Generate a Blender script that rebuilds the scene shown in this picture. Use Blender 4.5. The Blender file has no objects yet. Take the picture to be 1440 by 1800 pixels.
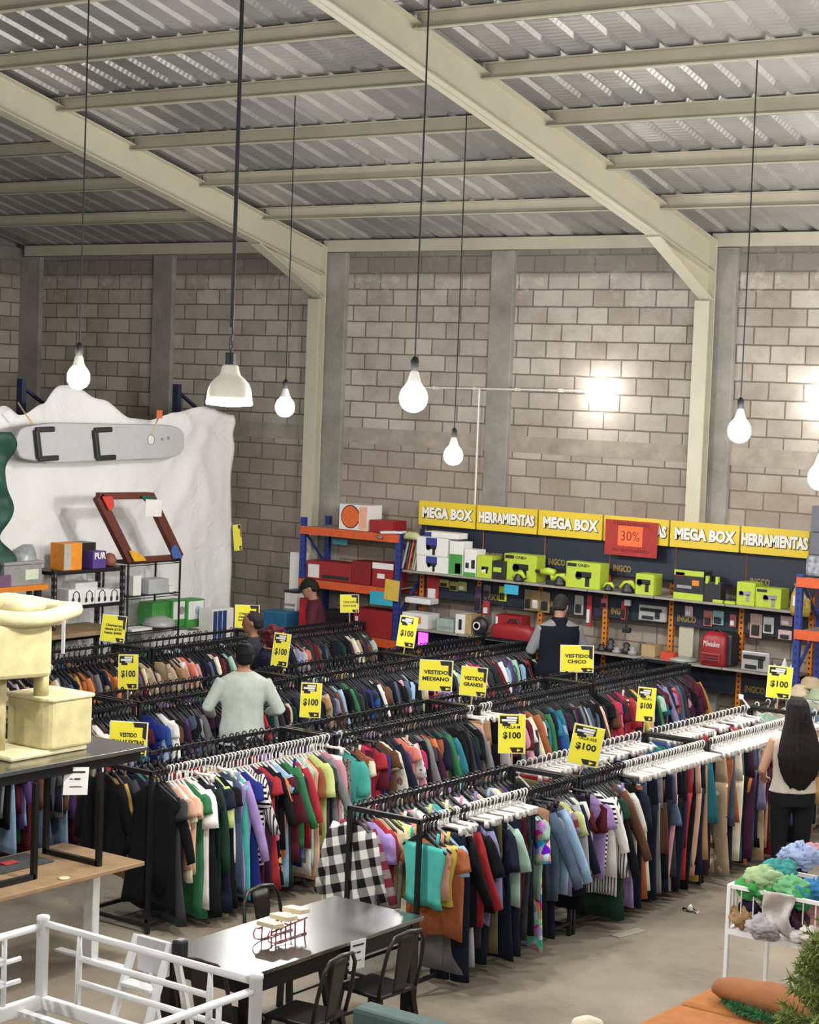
import bpy, bmesh, math, random
from mathutils import Vector, Matrix, noise as mnoise
R_ = random.Random(7)
SC = bpy.context.scene
COL = SC.collection
PI = math.pi
# ------------------------------------------------------------------ camera
F_PX, YAW, PITCH, ROLL, CAM_H = 3395.5, 0.6271, -0.06443, 0.03743, 4.1
_sy, _cy = math.sin(YAW), math.cos(YAW)
FW = Vector((-_sy*math.cos(PITCH), _cy*math.cos(PITCH), math.sin(PITCH)))
_r = Vector((_cy, _sy, 0)); _u = _r.cross(FW)
RT = math.cos(ROLL)*_r + math.sin(ROLL)*_u
UP = -math.sin(ROLL)*_r + math.cos(ROLL)*_u
CAM = Vector((0, 0, CAM_H))
cd = bpy.data.cameras.new('camera'); cam = bpy.data.objects.new('camera', cd); COL.objects.link(cam)
cd.sensor_fit = 'HORIZONTAL'; cd.sensor_width = 36; cd.lens = F_PX*36/1440; cd.clip_end = 200; cd.clip_start = .1
m = Matrix((RT, UP, -FW)).transposed().to_4x4(); m.translation = CAM
cam.matrix_world = m
SC.camera = cam
def at(px, py, X=None, Y=None, Z=None, d=None):
    """world point seen at a pixel of the photograph, on a plane of the hall"""
    v = (px-720)/F_PX*RT - (py-900)/F_PX*UP + FW
    if X is not None: t = X/v.x
    elif Y is not None: t = Y/v.y
    elif Z is not None: t = (Z-CAM_H)/v.z
    else: t = d
    return CAM + t*v
# ------------------------------------------------------------------ world, light, exposure
SC.view_settings.view_transform = 'Standard'; SC.view_settings.look = 'None'
SC.view_settings.gamma = 1; SC.view_settings.use_curve_mapping = False
SC.view_settings.exposure = 0.36
w = bpy.data.worlds.new('hall_ambient'); SC.world = w; w.use_nodes = True
bg = w.node_tree.nodes['Background']; bg.inputs[0].default_value = (1, .98, .95, 1); bg.inputs[1].default_value = 0.2
def lamp(name, loc, watts, radius=.1, color=(1, .98, .955)):
    l = bpy.data.lights.new(name, 'POINT'); l.energy = watts; l.shadow_soft_size = radius; l.color = color
    o = bpy.data.objects.new(name, l); COL.objects.link(o); o.location = loc; return o
BULB_W = 150.0      # every bare bulb that hangs in the hall
BULB_E = 400.0      # glow of the bulb glass itself
# the rows of bulbs carry on outside the photograph
for k, (x, y, z) in enumerate([(-3.6, 15.5, 3.9), (-4.2, 11.5, 4.1), (-2.0, 8.0, 4.2), (-4.5, 6.2, 4.3), (-9.5, 5.6, 4.3), (-13.5, 9.0, 4.1),
                               (-1.0, 3.5, 4.4), (-6.0, 2.0, 4.4), (-6.3, 18.2, 4.0), (-1.5, 17.5, 4.0)]):
    lamp('hall_lamp', (x, y, z), BULB_W, .1)

# ------------------------------------------------------------------ colour and material helpers
def lin(h):
    h = h.lstrip('#'); c = [int(h[i:i+2], 16)/255 for i in (0, 2, 4)]
    return tuple((v/12.92 if v <= .04045 else ((v+.055)/1.055)**2.4) for v in c)
MATS = {}
def newmat(name):
    mt = bpy.data.materials.new(name); mt.use_nodes = True
    nt = mt.node_tree; b = nt.nodes['Principled BSDF']
    return mt, nt, b
def node(nt, typ, **kw):
    n = nt.nodes.new(typ)
    for k, v in kw.items():
        if k in n.inputs: n.inputs[k].default_value = v
        else: setattr(n, k, v)
    return n
def ramp(nt, fac, stops, interp='LINEAR'):
    n = nt.nodes.new('ShaderNodeValToRGB'); cr = n.color_ramp; cr.interpolation = interp
    while len(cr.elements) < len(stops): cr.elements.new(.5)
    for e, (p, c) in zip(cr.elements, stops): e.position = p; e.color = (*c, 1)
    nt.links.new(fac, n.inputs[0]); return n.outputs[0]
def mixc(nt, fac, a, b, mode='MIX'):
    n = nt.nodes.new('ShaderNodeMix'); n.data_type = 'RGBA'; n.blend_type = mode
    for s, v in ((0, fac), (6, a), (7, b)):
        if hasattr(v, 'links') or hasattr(v, 'is_linked'): nt.links.new(v, n.inputs[s])
        else: n.inputs[s].default_value = v if s == 0 else (*v[:3], 1)
    return n.outputs[2]
def mth(nt, op, a, b=None, c=None):
    n = nt.nodes.new('ShaderNodeMath'); n.operation = op
    for i, v in enumerate((a, b, c)):
        if v is None: continue
        if hasattr(v, 'is_linked'): nt.links.new(v, n.inputs[i])
        else: n.inputs[i].default_value = v
    return n.outputs[0]
def coords(nt, kind='Object'):
    return nt.nodes.new('ShaderNodeTexCoord').outputs[kind]
def noise(nt, vec, scale, detail=3, rough=.55):
    n = node(nt, 'ShaderNodeTexNoise', Scale=scale, Detail=detail, Roughness=rough)
    nt.links.new(vec, n.inputs['Vector']); return n.outputs['Fac']
def bump(nt, b, h, strength=.3, dist=.01):
    n = node(nt, 'ShaderNodeBump', Strength=strength, Distance=dist); nt.links.new(h, n.inputs['Height'])
    nt.links.new(n.outputs[0], b.inputs['Normal'])
def plain(name, hexc, rough=.5, metal=0., var=.12, scale=14, bmp=0., spec=.5, alpha=1., emit=0., trans=0.):
    key = name
    if key in MATS: return MATS[key]
    mt, nt, b = newmat(name); c = lin(hexc)
    v = coords(nt); f = noise(nt, v, scale)
    colr = ramp(nt, f, [(.3, tuple(x*(1-var) for x in c)), (.7, tuple(min(1, x*(1+var)) for x in c))])
    nt.links.new(colr, b.inputs['Base Color'])
    b.inputs['Roughness'].default_value = rough; b.inputs['Metallic'].default_value = metal
    b.inputs['Specular IOR Level'].default_value = spec
    if trans: b.inputs['Transmission Weight'].default_value = trans
    if alpha < 1: b.inputs['Alpha'].default_value = alpha
    if emit: b.inputs['Emission Color'].default_value = (*c, 1); b.inputs['Emission Strength'].default_value = emit
    if bmp: bump(nt, b, f, bmp, .01)
    MATS[key] = mt; return mt
def perforated(name, hexc, hole='#101012', pitch=.06, rough=.5):
    """painted steel post with a column of dark slots along its height"""
    if name in MATS: return MATS[name]
    mt, nt, b = newmat(name); g = nt.nodes.new('ShaderNodeNewGeometry'); v = g.outputs['Position']; sep = nt.nodes.new('ShaderNodeSeparateXYZ'); nt.links.new(v, sep.inputs[0])
    o = coords(nt, 'Generated'); so = nt.nodes.new('ShaderNodeSeparateXYZ'); nt.links.new(o, so.inputs[0])
    a = mth(nt, 'LESS_THAN', mth(nt, 'FRACT', mth(nt, 'DIVIDE', sep.outputs[2], pitch)), .42)
    m1 = mth(nt, 'LESS_THAN', mth(nt, 'ABSOLUTE', mth(nt, 'SUBTRACT', so.outputs[0], .5)), .17)
    m2 = mth(nt, 'LESS_THAN', mth(nt, 'ABSOLUTE', mth(nt, 'SUBTRACT', so.outputs[1], .5)), .17)
    f = mth(nt, 'MULTIPLY', a, mth(nt, 'MAXIMUM', m1, m2))
    nt.links.new(mixc(nt, f, lin(hexc), lin(hole)), b.inputs['Base Color']); b.inputs['Roughness'].default_value = rough
    MATS[name] = mt; return mt
def fabric(name, hexc, pattern=None, hex2='#ffffff', hex3=None, rough=.92):
    """cloth: weave noise, small shade change from garment to garment, optional printed pattern"""
    key = 'fabric_'+name
    if key in MATS: return MATS[key]
    mt, nt, b = newmat(key); v = coords(nt); c = lin(hexc)
    if hexc != '#e6e3dd': g_ = .3*c[0]+.6*c[1]+.1*c[2]; c = tuple((.86*q+.14*g_)*.86 for q in c)
    f = noise(nt, v, 9, 4)
    base = ramp(nt, f, [(.25, tuple(x*.86 for x in c)), (.75, tuple(min(1, x*1.12) for x in c))])
    if pattern:
        sep = nt.nodes.new('ShaderNodeSeparateXYZ'); nt.links.new(v, sep.inputs[0])
        c2 = lin(hex2)
        if pattern == 'stripe':
            s = mth(nt, 'LESS_THAN', mth(nt, 'FRACT', mth(nt, 'MULTIPLY', sep.outputs[2], 28.)), .5)
            base = mixc(nt, s, base, c2)
        elif pattern == 'vstripe':
            s = mth(nt, 'LESS_THAN', mth(nt, 'FRACT', mth(nt, 'MULTIPLY', sep.outputs[0], 40.)), .4)
            base = mixc(nt, s, base, c2)
        elif pattern == 'plaid':
            p = mth(nt, 'LESS_THAN', mth(nt, 'FRACT', mth(nt, 'MULTIPLY', mth(nt, 'ADD', sep.outputs[0], mth(nt, 'MULTIPLY', sep.outputs[2], .35)), 8.)), .5)
            q = mth(nt, 'LESS_THAN', mth(nt, 'FRACT', mth(nt, 'MULTIPLY', mth(nt, 'SUBTRACT', sep.outputs[2], mth(nt, 'MULTIPLY', sep.outputs[0], .35)), 8.)), .5)
            base = ramp(nt, mth(nt, 'MULTIPLY', mth(nt, 'ADD', p, q), .5), [(0, c), (.4, tuple((a+d)*.3 for a, d in zip(c, c2))), (.8, c2)], 'CONSTANT')
        elif pattern in ('floral', 'spots', 'leopard', 'patch'):
            sc = {'floral': 11., 'spots': 22., 'leopard': 55., 'patch': 20.}[pattern]
            vo = node(nt, 'ShaderNodeTexVoronoi', Scale=sc); nt.links.new(v, vo.inputs['Vector'])
            if pattern == 'patch':
                base = mixc(nt, .8, base, vo.outputs['Color'])
            else:
                th = {'floral': .36, 'spots': .3, 'leopard': .42}[pattern]
                s = mth(nt, 'LESS_THAN', vo.outputs['Distance'], th)
                n2 = noise(nt, v, sc*1.5, 2)
                s = mth(nt, 'MULTIPLY', s, mth(nt, 'GREATER_THAN', n2, .45))
                if hex3:
                    c2 = ramp(nt, noise(nt, v, 7, 1), [(.45, c2), (.55, lin(hex3))])
                base = mixc(nt, s, base, c2)
    oi = nt.nodes.new('ShaderNodeObjectInfo')
    hs = node(nt, 'ShaderNodeHueSaturation'); nt.links.new(base, hs.inputs['Color'])
    nt.links.new(mth(nt, 'ADD', mth(nt, 'MULTIPLY', oi.outputs['Random'], .3), .85), hs.inputs['Value'])
    nt.links.new(hs.outputs[0], b.inputs['Base Color'])
    b.inputs['Roughness'].default_value = rough; b.inputs['Specular IOR Level'].default_value = .2
    vm = node(nt, 'ShaderNodeVectorMath', operation='MULTIPLY'); nt.links.new(v, vm.inputs[0]); vm.inputs[1].default_value = (20, 20, 3.2)
    bump(nt, b, noise(nt, vm.outputs[0], 1., 4, .6), .55, .014)
    MATS[key] = mt; return mt

# ------------------------------------------------------------------ mesh helpers
class MB:
    """collects shapes for ONE mesh"""
    def __init__(s): s.v = []; s.f = []; s.mi = []; s.cur = 0
    def add(s, vs, fs):
        o = len(s.v); s.v += [Vector(p) for p in vs]
        for q in fs: s.f.append([i+o for i in q]); s.mi.append(s.cur)
        return s
    def box(s, c, d, rz=0., rx=0., ry=0.):
        M = Matrix.Rotation(rz, 3, 'Z') @ Matrix.Rotation(ry, 3, 'Y') @ Matrix.Rotation(rx, 3, 'X'); c = Vector(c)
        vs = [c + M @ Vector((d[0]/2*a, d[1]/2*b_, d[2]/2*e)) for a in (-1, 1) for b_ in (-1, 1) for e in (-1, 1)]
        return s.add(vs, [(0, 1, 3, 2), (4, 6, 7, 5), (0, 4, 5, 1), (2, 3, 7, 6), (0, 2, 6, 4), (1, 5, 7, 3)])
    def span(s, a, b_):
        return s.box([(p+q)/2 for p, q in zip(a, b_)], [abs(q-p) for p, q in zip(a, b_)])
    def bar(s, a, b_, w_, h=None, up=(0, 0, 1)):
        a = Vector(a); b_ = Vector(b_); h = h or w_; d = (b_-a).normalized(); u = Vector(up)
        if abs(d.dot(u)) > .98: u = Vector((0, 1, 0))
        x = d.cross(u).normalized(); y = x.cross(d)
        vs = [p + x*w_/2*i + y*h/2*j for p in (a, b_) for i, j in ((-1, -1), (1, -1), (1, 1), (-1, 1))]
        return s.add(vs, [(0, 1, 2, 3), (7, 6, 5, 4), (0, 4, 5, 1), (1, 5, 6, 2), (2, 6, 7, 3), (3, 7, 4, 0)])
    def tube(s, path, r, n=8, closed=False):
        path = [Vector(p) for p in path]; k = len(path); vs = []; fs = []
        rr = r if isinstance(r, (list, tuple)) else [r]*k
        pu = None
        for i, p in enumerate(path):
            if closed: d = path[(i+1) % k]-path[i-1]
            else: d = path[min(i+1, k-1)]-path[max(i-1, 0)]
            d.normalize()
            u = pu if pu is not None else (Vector((0, 0, 1)) if abs(d.z) < .9 else Vector((1, 0, 0)))
            x = d.cross(u)
            if x.length < 1e-4: x = d.cross(Vector((0, 1, 0)))
            x.normalize(); y = x.cross(d).normalized(); pu = y
            for j in range(n):
                a = 2*PI*j/n; vs.append(p + (x*math.cos(a)+y*math.sin(a))*rr[i])
        for i in range(k if closed else k-1):
            for j in range(n):
                a = i*n+j; b_ = i*n+(j+1) % n; c = ((i+1) % k)*n+(j+1) % n; d = ((i+1) % k)*n+j
                fs.append((a, b_, c, d))
        if not closed: fs += [tuple(range(n))[::-1], tuple((k-1)*n+j for j in range(n))]
        return s.add(vs, fs)
    def cyl(s, a, b_, r, n=16): return s.tube([a, b_], r, n)
    def rings(s, rs, cap=True):
        """rs: list of equal-length vertex loops"""
        n = len(rs[0]); vs = [p for r in rs for p in r]; fs = []
        for i in range(len(rs)-1):
            for j in range(n): fs.append((i*n+j, i*n+(j+1) % n, (i+1)*n+(j+1) % n, (i+1)*n+j))
        if cap: fs += [tuple(range(n))[::-1], tuple((len(rs)-1)*n+j for j in range(n))]
        return s.add(vs, fs)
    def lathe(s, prof, c=(0, 0, 0), n=20, axis='Z', rib=0., ribn=0):
        c = Vector(c); rs = []
        for r, z in prof:
            L = []
            for j in range(n):
                a = 2*PI*j/n; q = r*(1+rib*math.cos(ribn*a)) if rib else r
                p = (q*math.cos(a), q*math.sin(a), z)
                if axis == 'Y': p = (p[0], p[2], p[1])
                if axis == 'X': p = (p[2], p[0], p[1])
                L.append(c+Vector(p))
            rs.append(L)
        return s.rings(rs)
    def loft(s, secs, n=16):
        """secs: (centre, rx, ry[, axis]) ellipses; axis = direction the limb runs"""
        rs = []
        for q in secs:
            c = Vector(q[0]); ax = Vector(q[3]).normalized() if len(q) > 3 else Vector((0, 0, 1))
            x = Vector((1, 0, 0)) - ax*ax.x
            if x.length < .2: x = Vector((0, 1, 0)) - ax*ax.y
            x.normalize(); y = ax.cross(x)
            rs.append([c + x*q[1]*math.cos(2*PI*j/n) + y*q[2]*math.sin(2*PI*j/n) for j in range(n)])
        return s.rings(rs)
    def prism(s, poly, h, M=None):
        """2-D outline (x, y) extruded along z by h, then moved by matrix M"""
        n = len(poly); M = M or Matrix()
        vs = [M @ Vector((x, y, 0)) for x, y in poly] + [M @ Vector((x, y, h)) for x, y in poly]
        return s.add(vs, [tuple(range(n))[::-1], tuple(range(n, 2*n))] + [(i, (i+1) % n, n+(i+1) % n, n+i) for i in range(n)])
    def grid(s, fn, nu, nv):
        vs = [fn(i/nu, j/nv) for j in range(nv+1) for i in range(nu+1)]
        return s.add(vs, [(j*(nu+1)+i, j*(nu+1)+i+1, (j+1)*(nu+1)+i+1, (j+1)*(nu+1)+i) for j in range(nv) for i in range(nu)])
    def ball(s, c, r, n=12, sc=(1, 1, 1)):
        c = Vector(c); rs = []
        for i in range(1, n//2+1):
            t = PI*(i-.5)/(n//2) if False else PI*i/(n//2+1)
            rs.append([c+Vector((sc[0]*r*math.sin(t)*math.cos(2*PI*j/n), sc[1]*r*math.sin(t)*math.sin(2*PI*j/n), -sc[2]*r*math.cos(t))) for j in range(n)])
        return s.rings(rs)
    def mesh(s, name, mats, smooth=False):
        me = bpy.data.meshes.new(name); me.from_pydata(s.v, [], s.f)
        if not isinstance(mats, (list, tuple)): mats = [mats]
        for mt in mats: me.materials.append(mt)
        if len(mats) > 1: me.polygons.foreach_set('material_index', s.mi)
        bm = bmesh.new(); bm.from_mesh(me); bmesh.ops.recalc_face_normals(bm, faces=bm.faces); bm.to_mesh(me); bm.free()
        if smooth: me.polygons.foreach_set('use_smooth', [True]*len(me.polygons))
        me.update(); return me
    def build(s, name, mats, parent=None, smooth=False, bevel=0., mods=()):
        """mesh object; with a parent the shapes are in world space unless the parent carries local=1"""
        if parent is not None and not parent.get('_local'):
            off = root_loc(parent); s.v = [p-off for p in s.v]
        o = bpy.data.objects.new(name, s.mesh(name, mats, smooth)); COL.objects.link(o)
        if parent is not None: o.parent = parent
        if bevel:
            b_ = o.modifiers.new('bevel', 'BEVEL'); b_.width = bevel; b_.segments = 2; b_.limit_method = 'ANGLE'
        return o
LOCAL = set()
def root_loc(o):
    v = Vector((0, 0, 0))
    while o is not None: v += o.location; o = o.parent
    return v
def thing(name, label, cat, loc=(0, 0, 0), rz=0., group=None, local=False):
    o = bpy.data.objects.new(name, None); COL.objects.link(o); o.empty_display_size = .1
    o.location = loc; o.rotation_euler = (0, 0, rz)
    o['label'] = label; o['category'] = cat
    if group: o['group'] = group
    if local or rz: o['_local'] = 1
    return o
def tag(o, label, cat, group=None, kind=None):
    o['label'] = label; o['category'] = cat
    if group: o['group'] = group
    if kind: o['kind'] = kind
    return o
def base_mesh(mb, name, mats, label, cat, group=None, smooth=False, bevel=0.):
    """a thing that is one mesh, its origin at the middle of its foot"""
    xs = [p.x for p in mb.v]; ys = [p.y for p in mb.v]; zs = [p.z for p in mb.v]
    c = Vector(((min(xs)+max(xs))/2, (min(ys)+max(ys))/2, min(zs)))
    mb.v = [p-c for p in mb.v]
    o = mb.build(name, mats, None, smooth, bevel); o.location = c
    return tag(o, label, cat, group)
def struct(mb, name, mats, label=None, smooth=False, bevel=0.):
    o = mb.build(name, mats, None, smooth, bevel); o['kind'] = 'structure'
    if label: o['label'] = label
    return o
def copy_tree(o, parent=None):
    c = o.copy(); COL.objects.link(c)
    if parent is not None: c.parent = parent
    for ch in list(o.children): copy_tree(ch, c)
    return c
_fonts = {}
def text_mesh(txt, size, bold=0., width=None):
    """flat lettering mesh centred on the origin in the x-y plane"""
    cu = bpy.data.curves.new('t', 'FONT'); cu.body = txt; cu.size = size; cu.align_x = 'CENTER'; cu.align_y = 'CENTER'
    cu.offset = bold; cu.extrude = .001; cu.resolution_u = 2; cu.space_line = .85
    o = bpy.data.objects.new('t', cu); COL.objects.link(o)
    dg = bpy.context.evaluated_depsgraph_get(); dg.update()
    me = bpy.data.meshes.new_from_object(o.evaluated_get(dg))
    bpy.data.objects.remove(o); bpy.data.curves.remove(cu)
    if width:
        xs = [v.co.x for v in me.vertices]; k = width/(max(xs)-min(xs))
        for v in me.vertices: v.co.x *= k
    return me
def lettering(txt, size, mat, parent, M, bold=0., width=None, name='lettering'):
    me = text_mesh(txt, size, bold, width); me.name = name
    if parent is not None and not parent.get('_local'): M = Matrix.Translation(-root_loc(parent)) @ M
    me.transform(M); me.materials.clear(); me.materials.append(mat)
    o = bpy.data.objects.new(name, me); COL.objects.link(o); o.parent = parent; return o
def facing(p, right, up=(0, 0, 1)):
    """matrix whose x runs to the reader's right, y up, z toward the reader, at p"""
    x = Vector(right).normalized(); u = Vector(up); z = x.cross(u).normalized(); y = z.cross(x)
    M = Matrix((x, y, z)).transposed().to_4x4(); M.translation = Vector(p); return M
# ================================================================== the hall
WY = 19.76           # back wall
WX = -21.5           # left wall
RZ, RS = 5.95, .245  # underside of the roof at the back wall, its slope
def roof_z(y): return RZ + RS*(WY-y)
# ---- materials of the shell
def block_wall(name, ax):
    mt, nt, b = newmat(name); v = coords(nt)
    sep = nt.nodes.new('ShaderNodeSeparateXYZ'); nt.links.new(v, sep.inputs[0])
    cmb = nt.nodes.new('ShaderNodeCombineXYZ'); nt.links.new(sep.outputs[ax], cmb.inputs[0]); nt.links.new(sep.outputs[2], cmb.inputs[1])
    nz = noise(nt, v, 1.3, 4); wob = mth(nt, 'MULTIPLY', mth(nt, 'SUBTRACT', noise(nt, v, 7, 2), .5), .014)
    add = node(nt, 'ShaderNodeVectorMath', operation='ADD'); nt.links.new(cmb.outputs[0], add.inputs[0])
    c2 = nt.nodes.new('ShaderNodeCombineXYZ'); nt.links.new(wob, c2.inputs[0]); nt.links.new(wob, c2.inputs[1]); nt.links.new(c2.outputs[0], add.inputs[1])
    br = node(nt, 'ShaderNodeTexBrick', Scale=1.)
    br.inputs['Brick Width'].default_value = .42; br.inputs['Row Height'].default_value = .205
    br.inputs['Mortar Size'].default_value = .011; br.inputs['Mortar Smooth'].default_value = .3; br.inputs['Bias'].default_value = .1
    br.inputs['Color1'].default_value = (*lin('#bbb4a9'), 1); br.inputs['Color2'].default_value = (*lin('#a1998f'), 1); br.inputs['Mortar'].default_value = (*lin('#746c64'), 1)
    nt.links.new(add.outputs[0], br.inputs['Vector'])
    grime = ramp(nt, noise(nt, v, 2.2, 6, .65), [(.3, (.72, .68, .64)), (.55, (1, 1, 1)), (.75, (1.1, 1.08, 1.04))])
    col = mixc(nt, .85, br.outputs['Color'], grime, 'MULTIPLY')
    # lime run-off in the top courses, redder block low down
    lime = mth(nt, 'MULTIPLY', mth(nt, 'GREATER_THAN', noise(nt, v, 5.5, 5, .7), .57), ramp_val(nt, sep.outputs[2], 5.05, 5.6))
    col = mixc(nt, mth(nt, 'MULTIPLY', lime, .45), col, lin('#cfc8bb'))
    low = mth(nt, 'SUBTRACT', 1., ramp_val(nt, sep.outputs[2], 3.1, 3.5))
    col = mixc(nt, mth(nt, 'MULTIPLY', low, .4), col, lin('#877667'))
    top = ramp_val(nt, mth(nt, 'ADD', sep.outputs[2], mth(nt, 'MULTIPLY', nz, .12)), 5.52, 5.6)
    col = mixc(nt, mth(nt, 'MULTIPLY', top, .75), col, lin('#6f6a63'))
    nt.links.new(col, b.inputs['Base Color']); b.inputs['Roughness'].default_value = .95; b.inputs['Specular IOR Level'].default_value = .15
    h = mth(nt, 'ADD', mth(nt, 'MULTIPLY', br.outputs['Fac'], -1.), mth(nt, 'MULTIPLY', noise(nt, v, 30, 4), .5))
    bump(nt, b, h, .6, .012); return mt
def ramp_val(nt, val, a, b_):
    n = nt.nodes.new('ShaderNodeMapRange'); n.inputs[1].default_value = a; n.inputs[2].default_value = b_; nt.links.new(val, n.inputs[0]); return n.outputs[0]
def concrete(name, h1, h2, h3, sc=1.2, rough=.9, bmp=.3):
    if name in MATS: return MATS[name]
    mt, nt, b = newmat(name); v = coords(nt)
    f = noise(nt, v, sc, 7, .68)
    col = ramp(nt, f, [(.3, lin(h1)), (.5, lin(h2)), (.72, lin(h3))])
    sp = mth(nt, 'GREATER_THAN', noise(nt, v, sc*9, 3), .66)
    col = mixc(nt, mth(nt, 'MULTIPLY', sp, .25), col, lin(h1))
    nt.links.new(col, b.inputs['Base Color']); b.inputs['Roughness'].default_value = rough; b.inputs['Specular IOR Level'].default_value = .3
    bump(nt, b, noise(nt, v, sc*18, 4), bmp, .008); MATS[name] = mt; return mt
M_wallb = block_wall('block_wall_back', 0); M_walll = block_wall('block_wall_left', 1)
M_conc = concrete('column_concrete', '#77736b', '#8d8981', '#a29d94', 1.6)
M_band = concrete('band_concrete', '#857d72', '#998f83', '#ada396', 2.4)
M_floor = concrete('floor_concrete', '#5f564a', '#857b6c', '#9c917f', .55, .62, .12)
M_steel = plain('painted_steel', '#bcb7a2', .5, 0, .05, 3)
M_purl = plain('purlin_paint', '#b4ae9c', .55, 0, .07, 3)
def roof_mat():
    mt, nt, b = newmat('galvanised_sheet'); v = coords(nt)
    sep = nt.nodes.new('ShaderNodeSeparateXYZ'); nt.links.new(v, sep.inputs[0])
    cell = mth(nt, 'FLOOR', mth(nt, 'DIVIDE', sep.outputs[0], 1.0))
    wn = nt.nodes.new('ShaderNodeTexWhiteNoise'); wn.noise_dimensions = '1D'; nt.links.new(cell, wn.inputs['W'])
    f = noise(nt, v, 3, 4)
    t = mth(nt, 'ADD', mth(nt, 'MULTIPLY', wn.outputs['Value'], .5), mth(nt, 'MULTIPLY', f, .5))
    col = ramp(nt, t, [(.2, lin('#8b8a88')), (.8, lin('#bcbab7'))])
    nt.links.new(col, b.inputs['Base Color']); b.inputs['Metallic'].default_value = .42
    nt.links.new(mth(nt, 'ADD', mth(nt, 'MULTIPLY', wn.outputs['Value'], .12), .33), b.inputs['Roughness'])
    wv = mth(nt, 'SINE', mth(nt, 'MULTIPLY', sep.outputs[1], 95.))
    bump(nt, b, mth(nt, 'ADD', wv, mth(nt, 'MULTIPLY', f, 2.)), .16, .006)
    return mt
M_roof = roof_mat()

struct(MB().span((-24, -3, -.12), (6, WY+.3, 0)), 'floor', M_floor)
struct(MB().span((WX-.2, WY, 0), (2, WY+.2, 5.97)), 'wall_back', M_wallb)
mb = MB(); mb.prism([(-3, 0), (WY, 0), (WY, 5.9), (-3, roof_z(-3)-.05)], .2, Matrix(((0, 0, -1, WX), (1, 0, 0, 0), (0, 1, 0, 0), (0, 0, 0, 1))))
struct(mb, 'wall_left', M_walll)
# roof sheets: trapezoid ribs running up the slope
prof = []; x = -23.0
while x < 3:
    for dx, dz in ((0, 0), (.225, 0), (.255, .038), (.305, .038)): prof.append((x+dx, dz))
    for dx in (): pass
    x += .335
mb = MB(); ys = [WY+.3]+[WY-1.145*k for k in range(0, 19)]+[-3.0]
def rv(u, v_): return None
vs = []; n = len(prof)
for y in ys: vs += [(px, y, roof_z(y)+dz) for px, dz in prof]
for y in ys: vs += [(px, y, roof_z(y)+dz+.004) for px, dz in prof]
k = len(ys); fs = []
for j in range(k-1):
    for i in range(n-1):
        fs.append((j*n+i, j*n+i+1, (j+1)*n+i+1, (j+1)*n+i)); q = k*n; fs.append((q+j*n+i, q+(j+1)*n+i, q+(j+1)*n+i+1, q+j*n+i+1))
for j in range(k-1):
    fs.append((j*n, (j+1)*n, q+(j+1)*n, q+j*n)); fs.append((j*n+n-1, q+j*n+n-1, q+(j+1)*n+n-1, (j+1)*n+n-1))
for i in range(n-1):
    fs.append((i, q+i, q+i+1, i+1)); e = (k-1)*n; fs.append((e+i, e+i+1, q+e+i+1, q+e+i))
mb.add(vs, fs); struct(mb, 'ceiling', M_roof)
# purlins (C sections) and eave beam
RAFT_X = [-21.4, -15.8, -10.2, -4.6]
PUR_Y = [WY-.02] + [18.5, 17.33, 16.15, 15.0, 13.9, 12.75, 11.6, 10.45, 9.3]
tn = 1
def trim(mb, mat, smooth=False, bevel=0., label=None):
    global tn
    o = struct(mb, 'trim_%d' % tn, mat, label, smooth, bevel); tn += 1; return o
for i, py in enumerate(PUR_Y):
    for a, b_ in zip(RAFT_X, RAFT_X[1:]+[1.0]):
        mb = MB(); z = roof_z(py); h = .155 if i else .15
        x0, x1 = a+.02, b_-.02
        mb.span((x0, py-.012, z-h), (x1, py, z-.002)); mb.span((x0, py-.075, z-h), (x1, py, z-h+.012)); mb.span((x0, py-.075, z-.014), (x1, py, z-.002))
        if not i: mb.span((x0, py-.085, z-h), (x1, py-.07, z-.002))
        trim(mb, M_purl, label='steel purlin under the roof sheets' if i else 'steel eave beam along the top of the back wall')
# rafters with haunch, and steel columns
for rx in RAFT_X[1:]:
    mb = MB(); th = .02
    def yz(pts, x, t): return mb.prism(pts, t, Matrix(((0, 0, 1, x-t/2), (1, 0, 0, 0), (0, 1, 0, 0), (0, 0, 0, 1))))
    y1 = WY-.1; y0 = 2.
    zt = lambda y: roof_z(y)-.1; zb = lambda y: roof_z(y)-.48
    yz([(y0, zb(y0)), (y1, zb(y1)), (y1, zt(y1)), (y0, zt(y0))], rx, .012)
    yz([(y0, zt(y0)-.014), (y1, zt(y1)-.014), (y1, zt(y1)), (y0, zt(y0))], rx, .17)
    yz([(y0, zb(y0)), (y1, zb(y1)), (y1, zb(y1)+.014), (y0, zb(y0)+.014)], rx, .17)
    ya = WY-1.42
    yz([(ya, zb(ya)), (y1, 5.2), (y1, zb(y1))], rx, .012)
    yz([(ya-.02, zb(ya)-.014), (y1, 5.186), (y1, 5.2), (ya, zb(ya))], rx, .17)
    mb.span((rx-.09, y1-.03, 5.19), (rx+.09, y1, zt(y1)))
    trim(mb, M_steel, label='cream steel roof beam with a haunch at the back wall')
    mb = MB()
    mb.span((rx-.012, WY-.24, 0), (rx+.012, WY-.1, 5.19)); mb.span((rx-.09, WY-.25, 0), (rx+.09, WY-.235, 5.19)); mb.span((rx-.09, WY-.115, 0), (rx+.09, WY-.1, 5.19))
    trim(mb, M_steel, label='cream steel column standing against the block wall')
for x0, x1 in ((-21.5, -21.08), (-18.82, -18.45), (-15.78, -15.42), (-13.18, -12.85), (-10.24, -9.88), (-7.5, -7.15)):
    trim(MB().span((x0, WY-.07, 0), (x1, WY+.05, 5.8)), M_conc, bevel=.01, label='concrete column set in the block wall')
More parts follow.
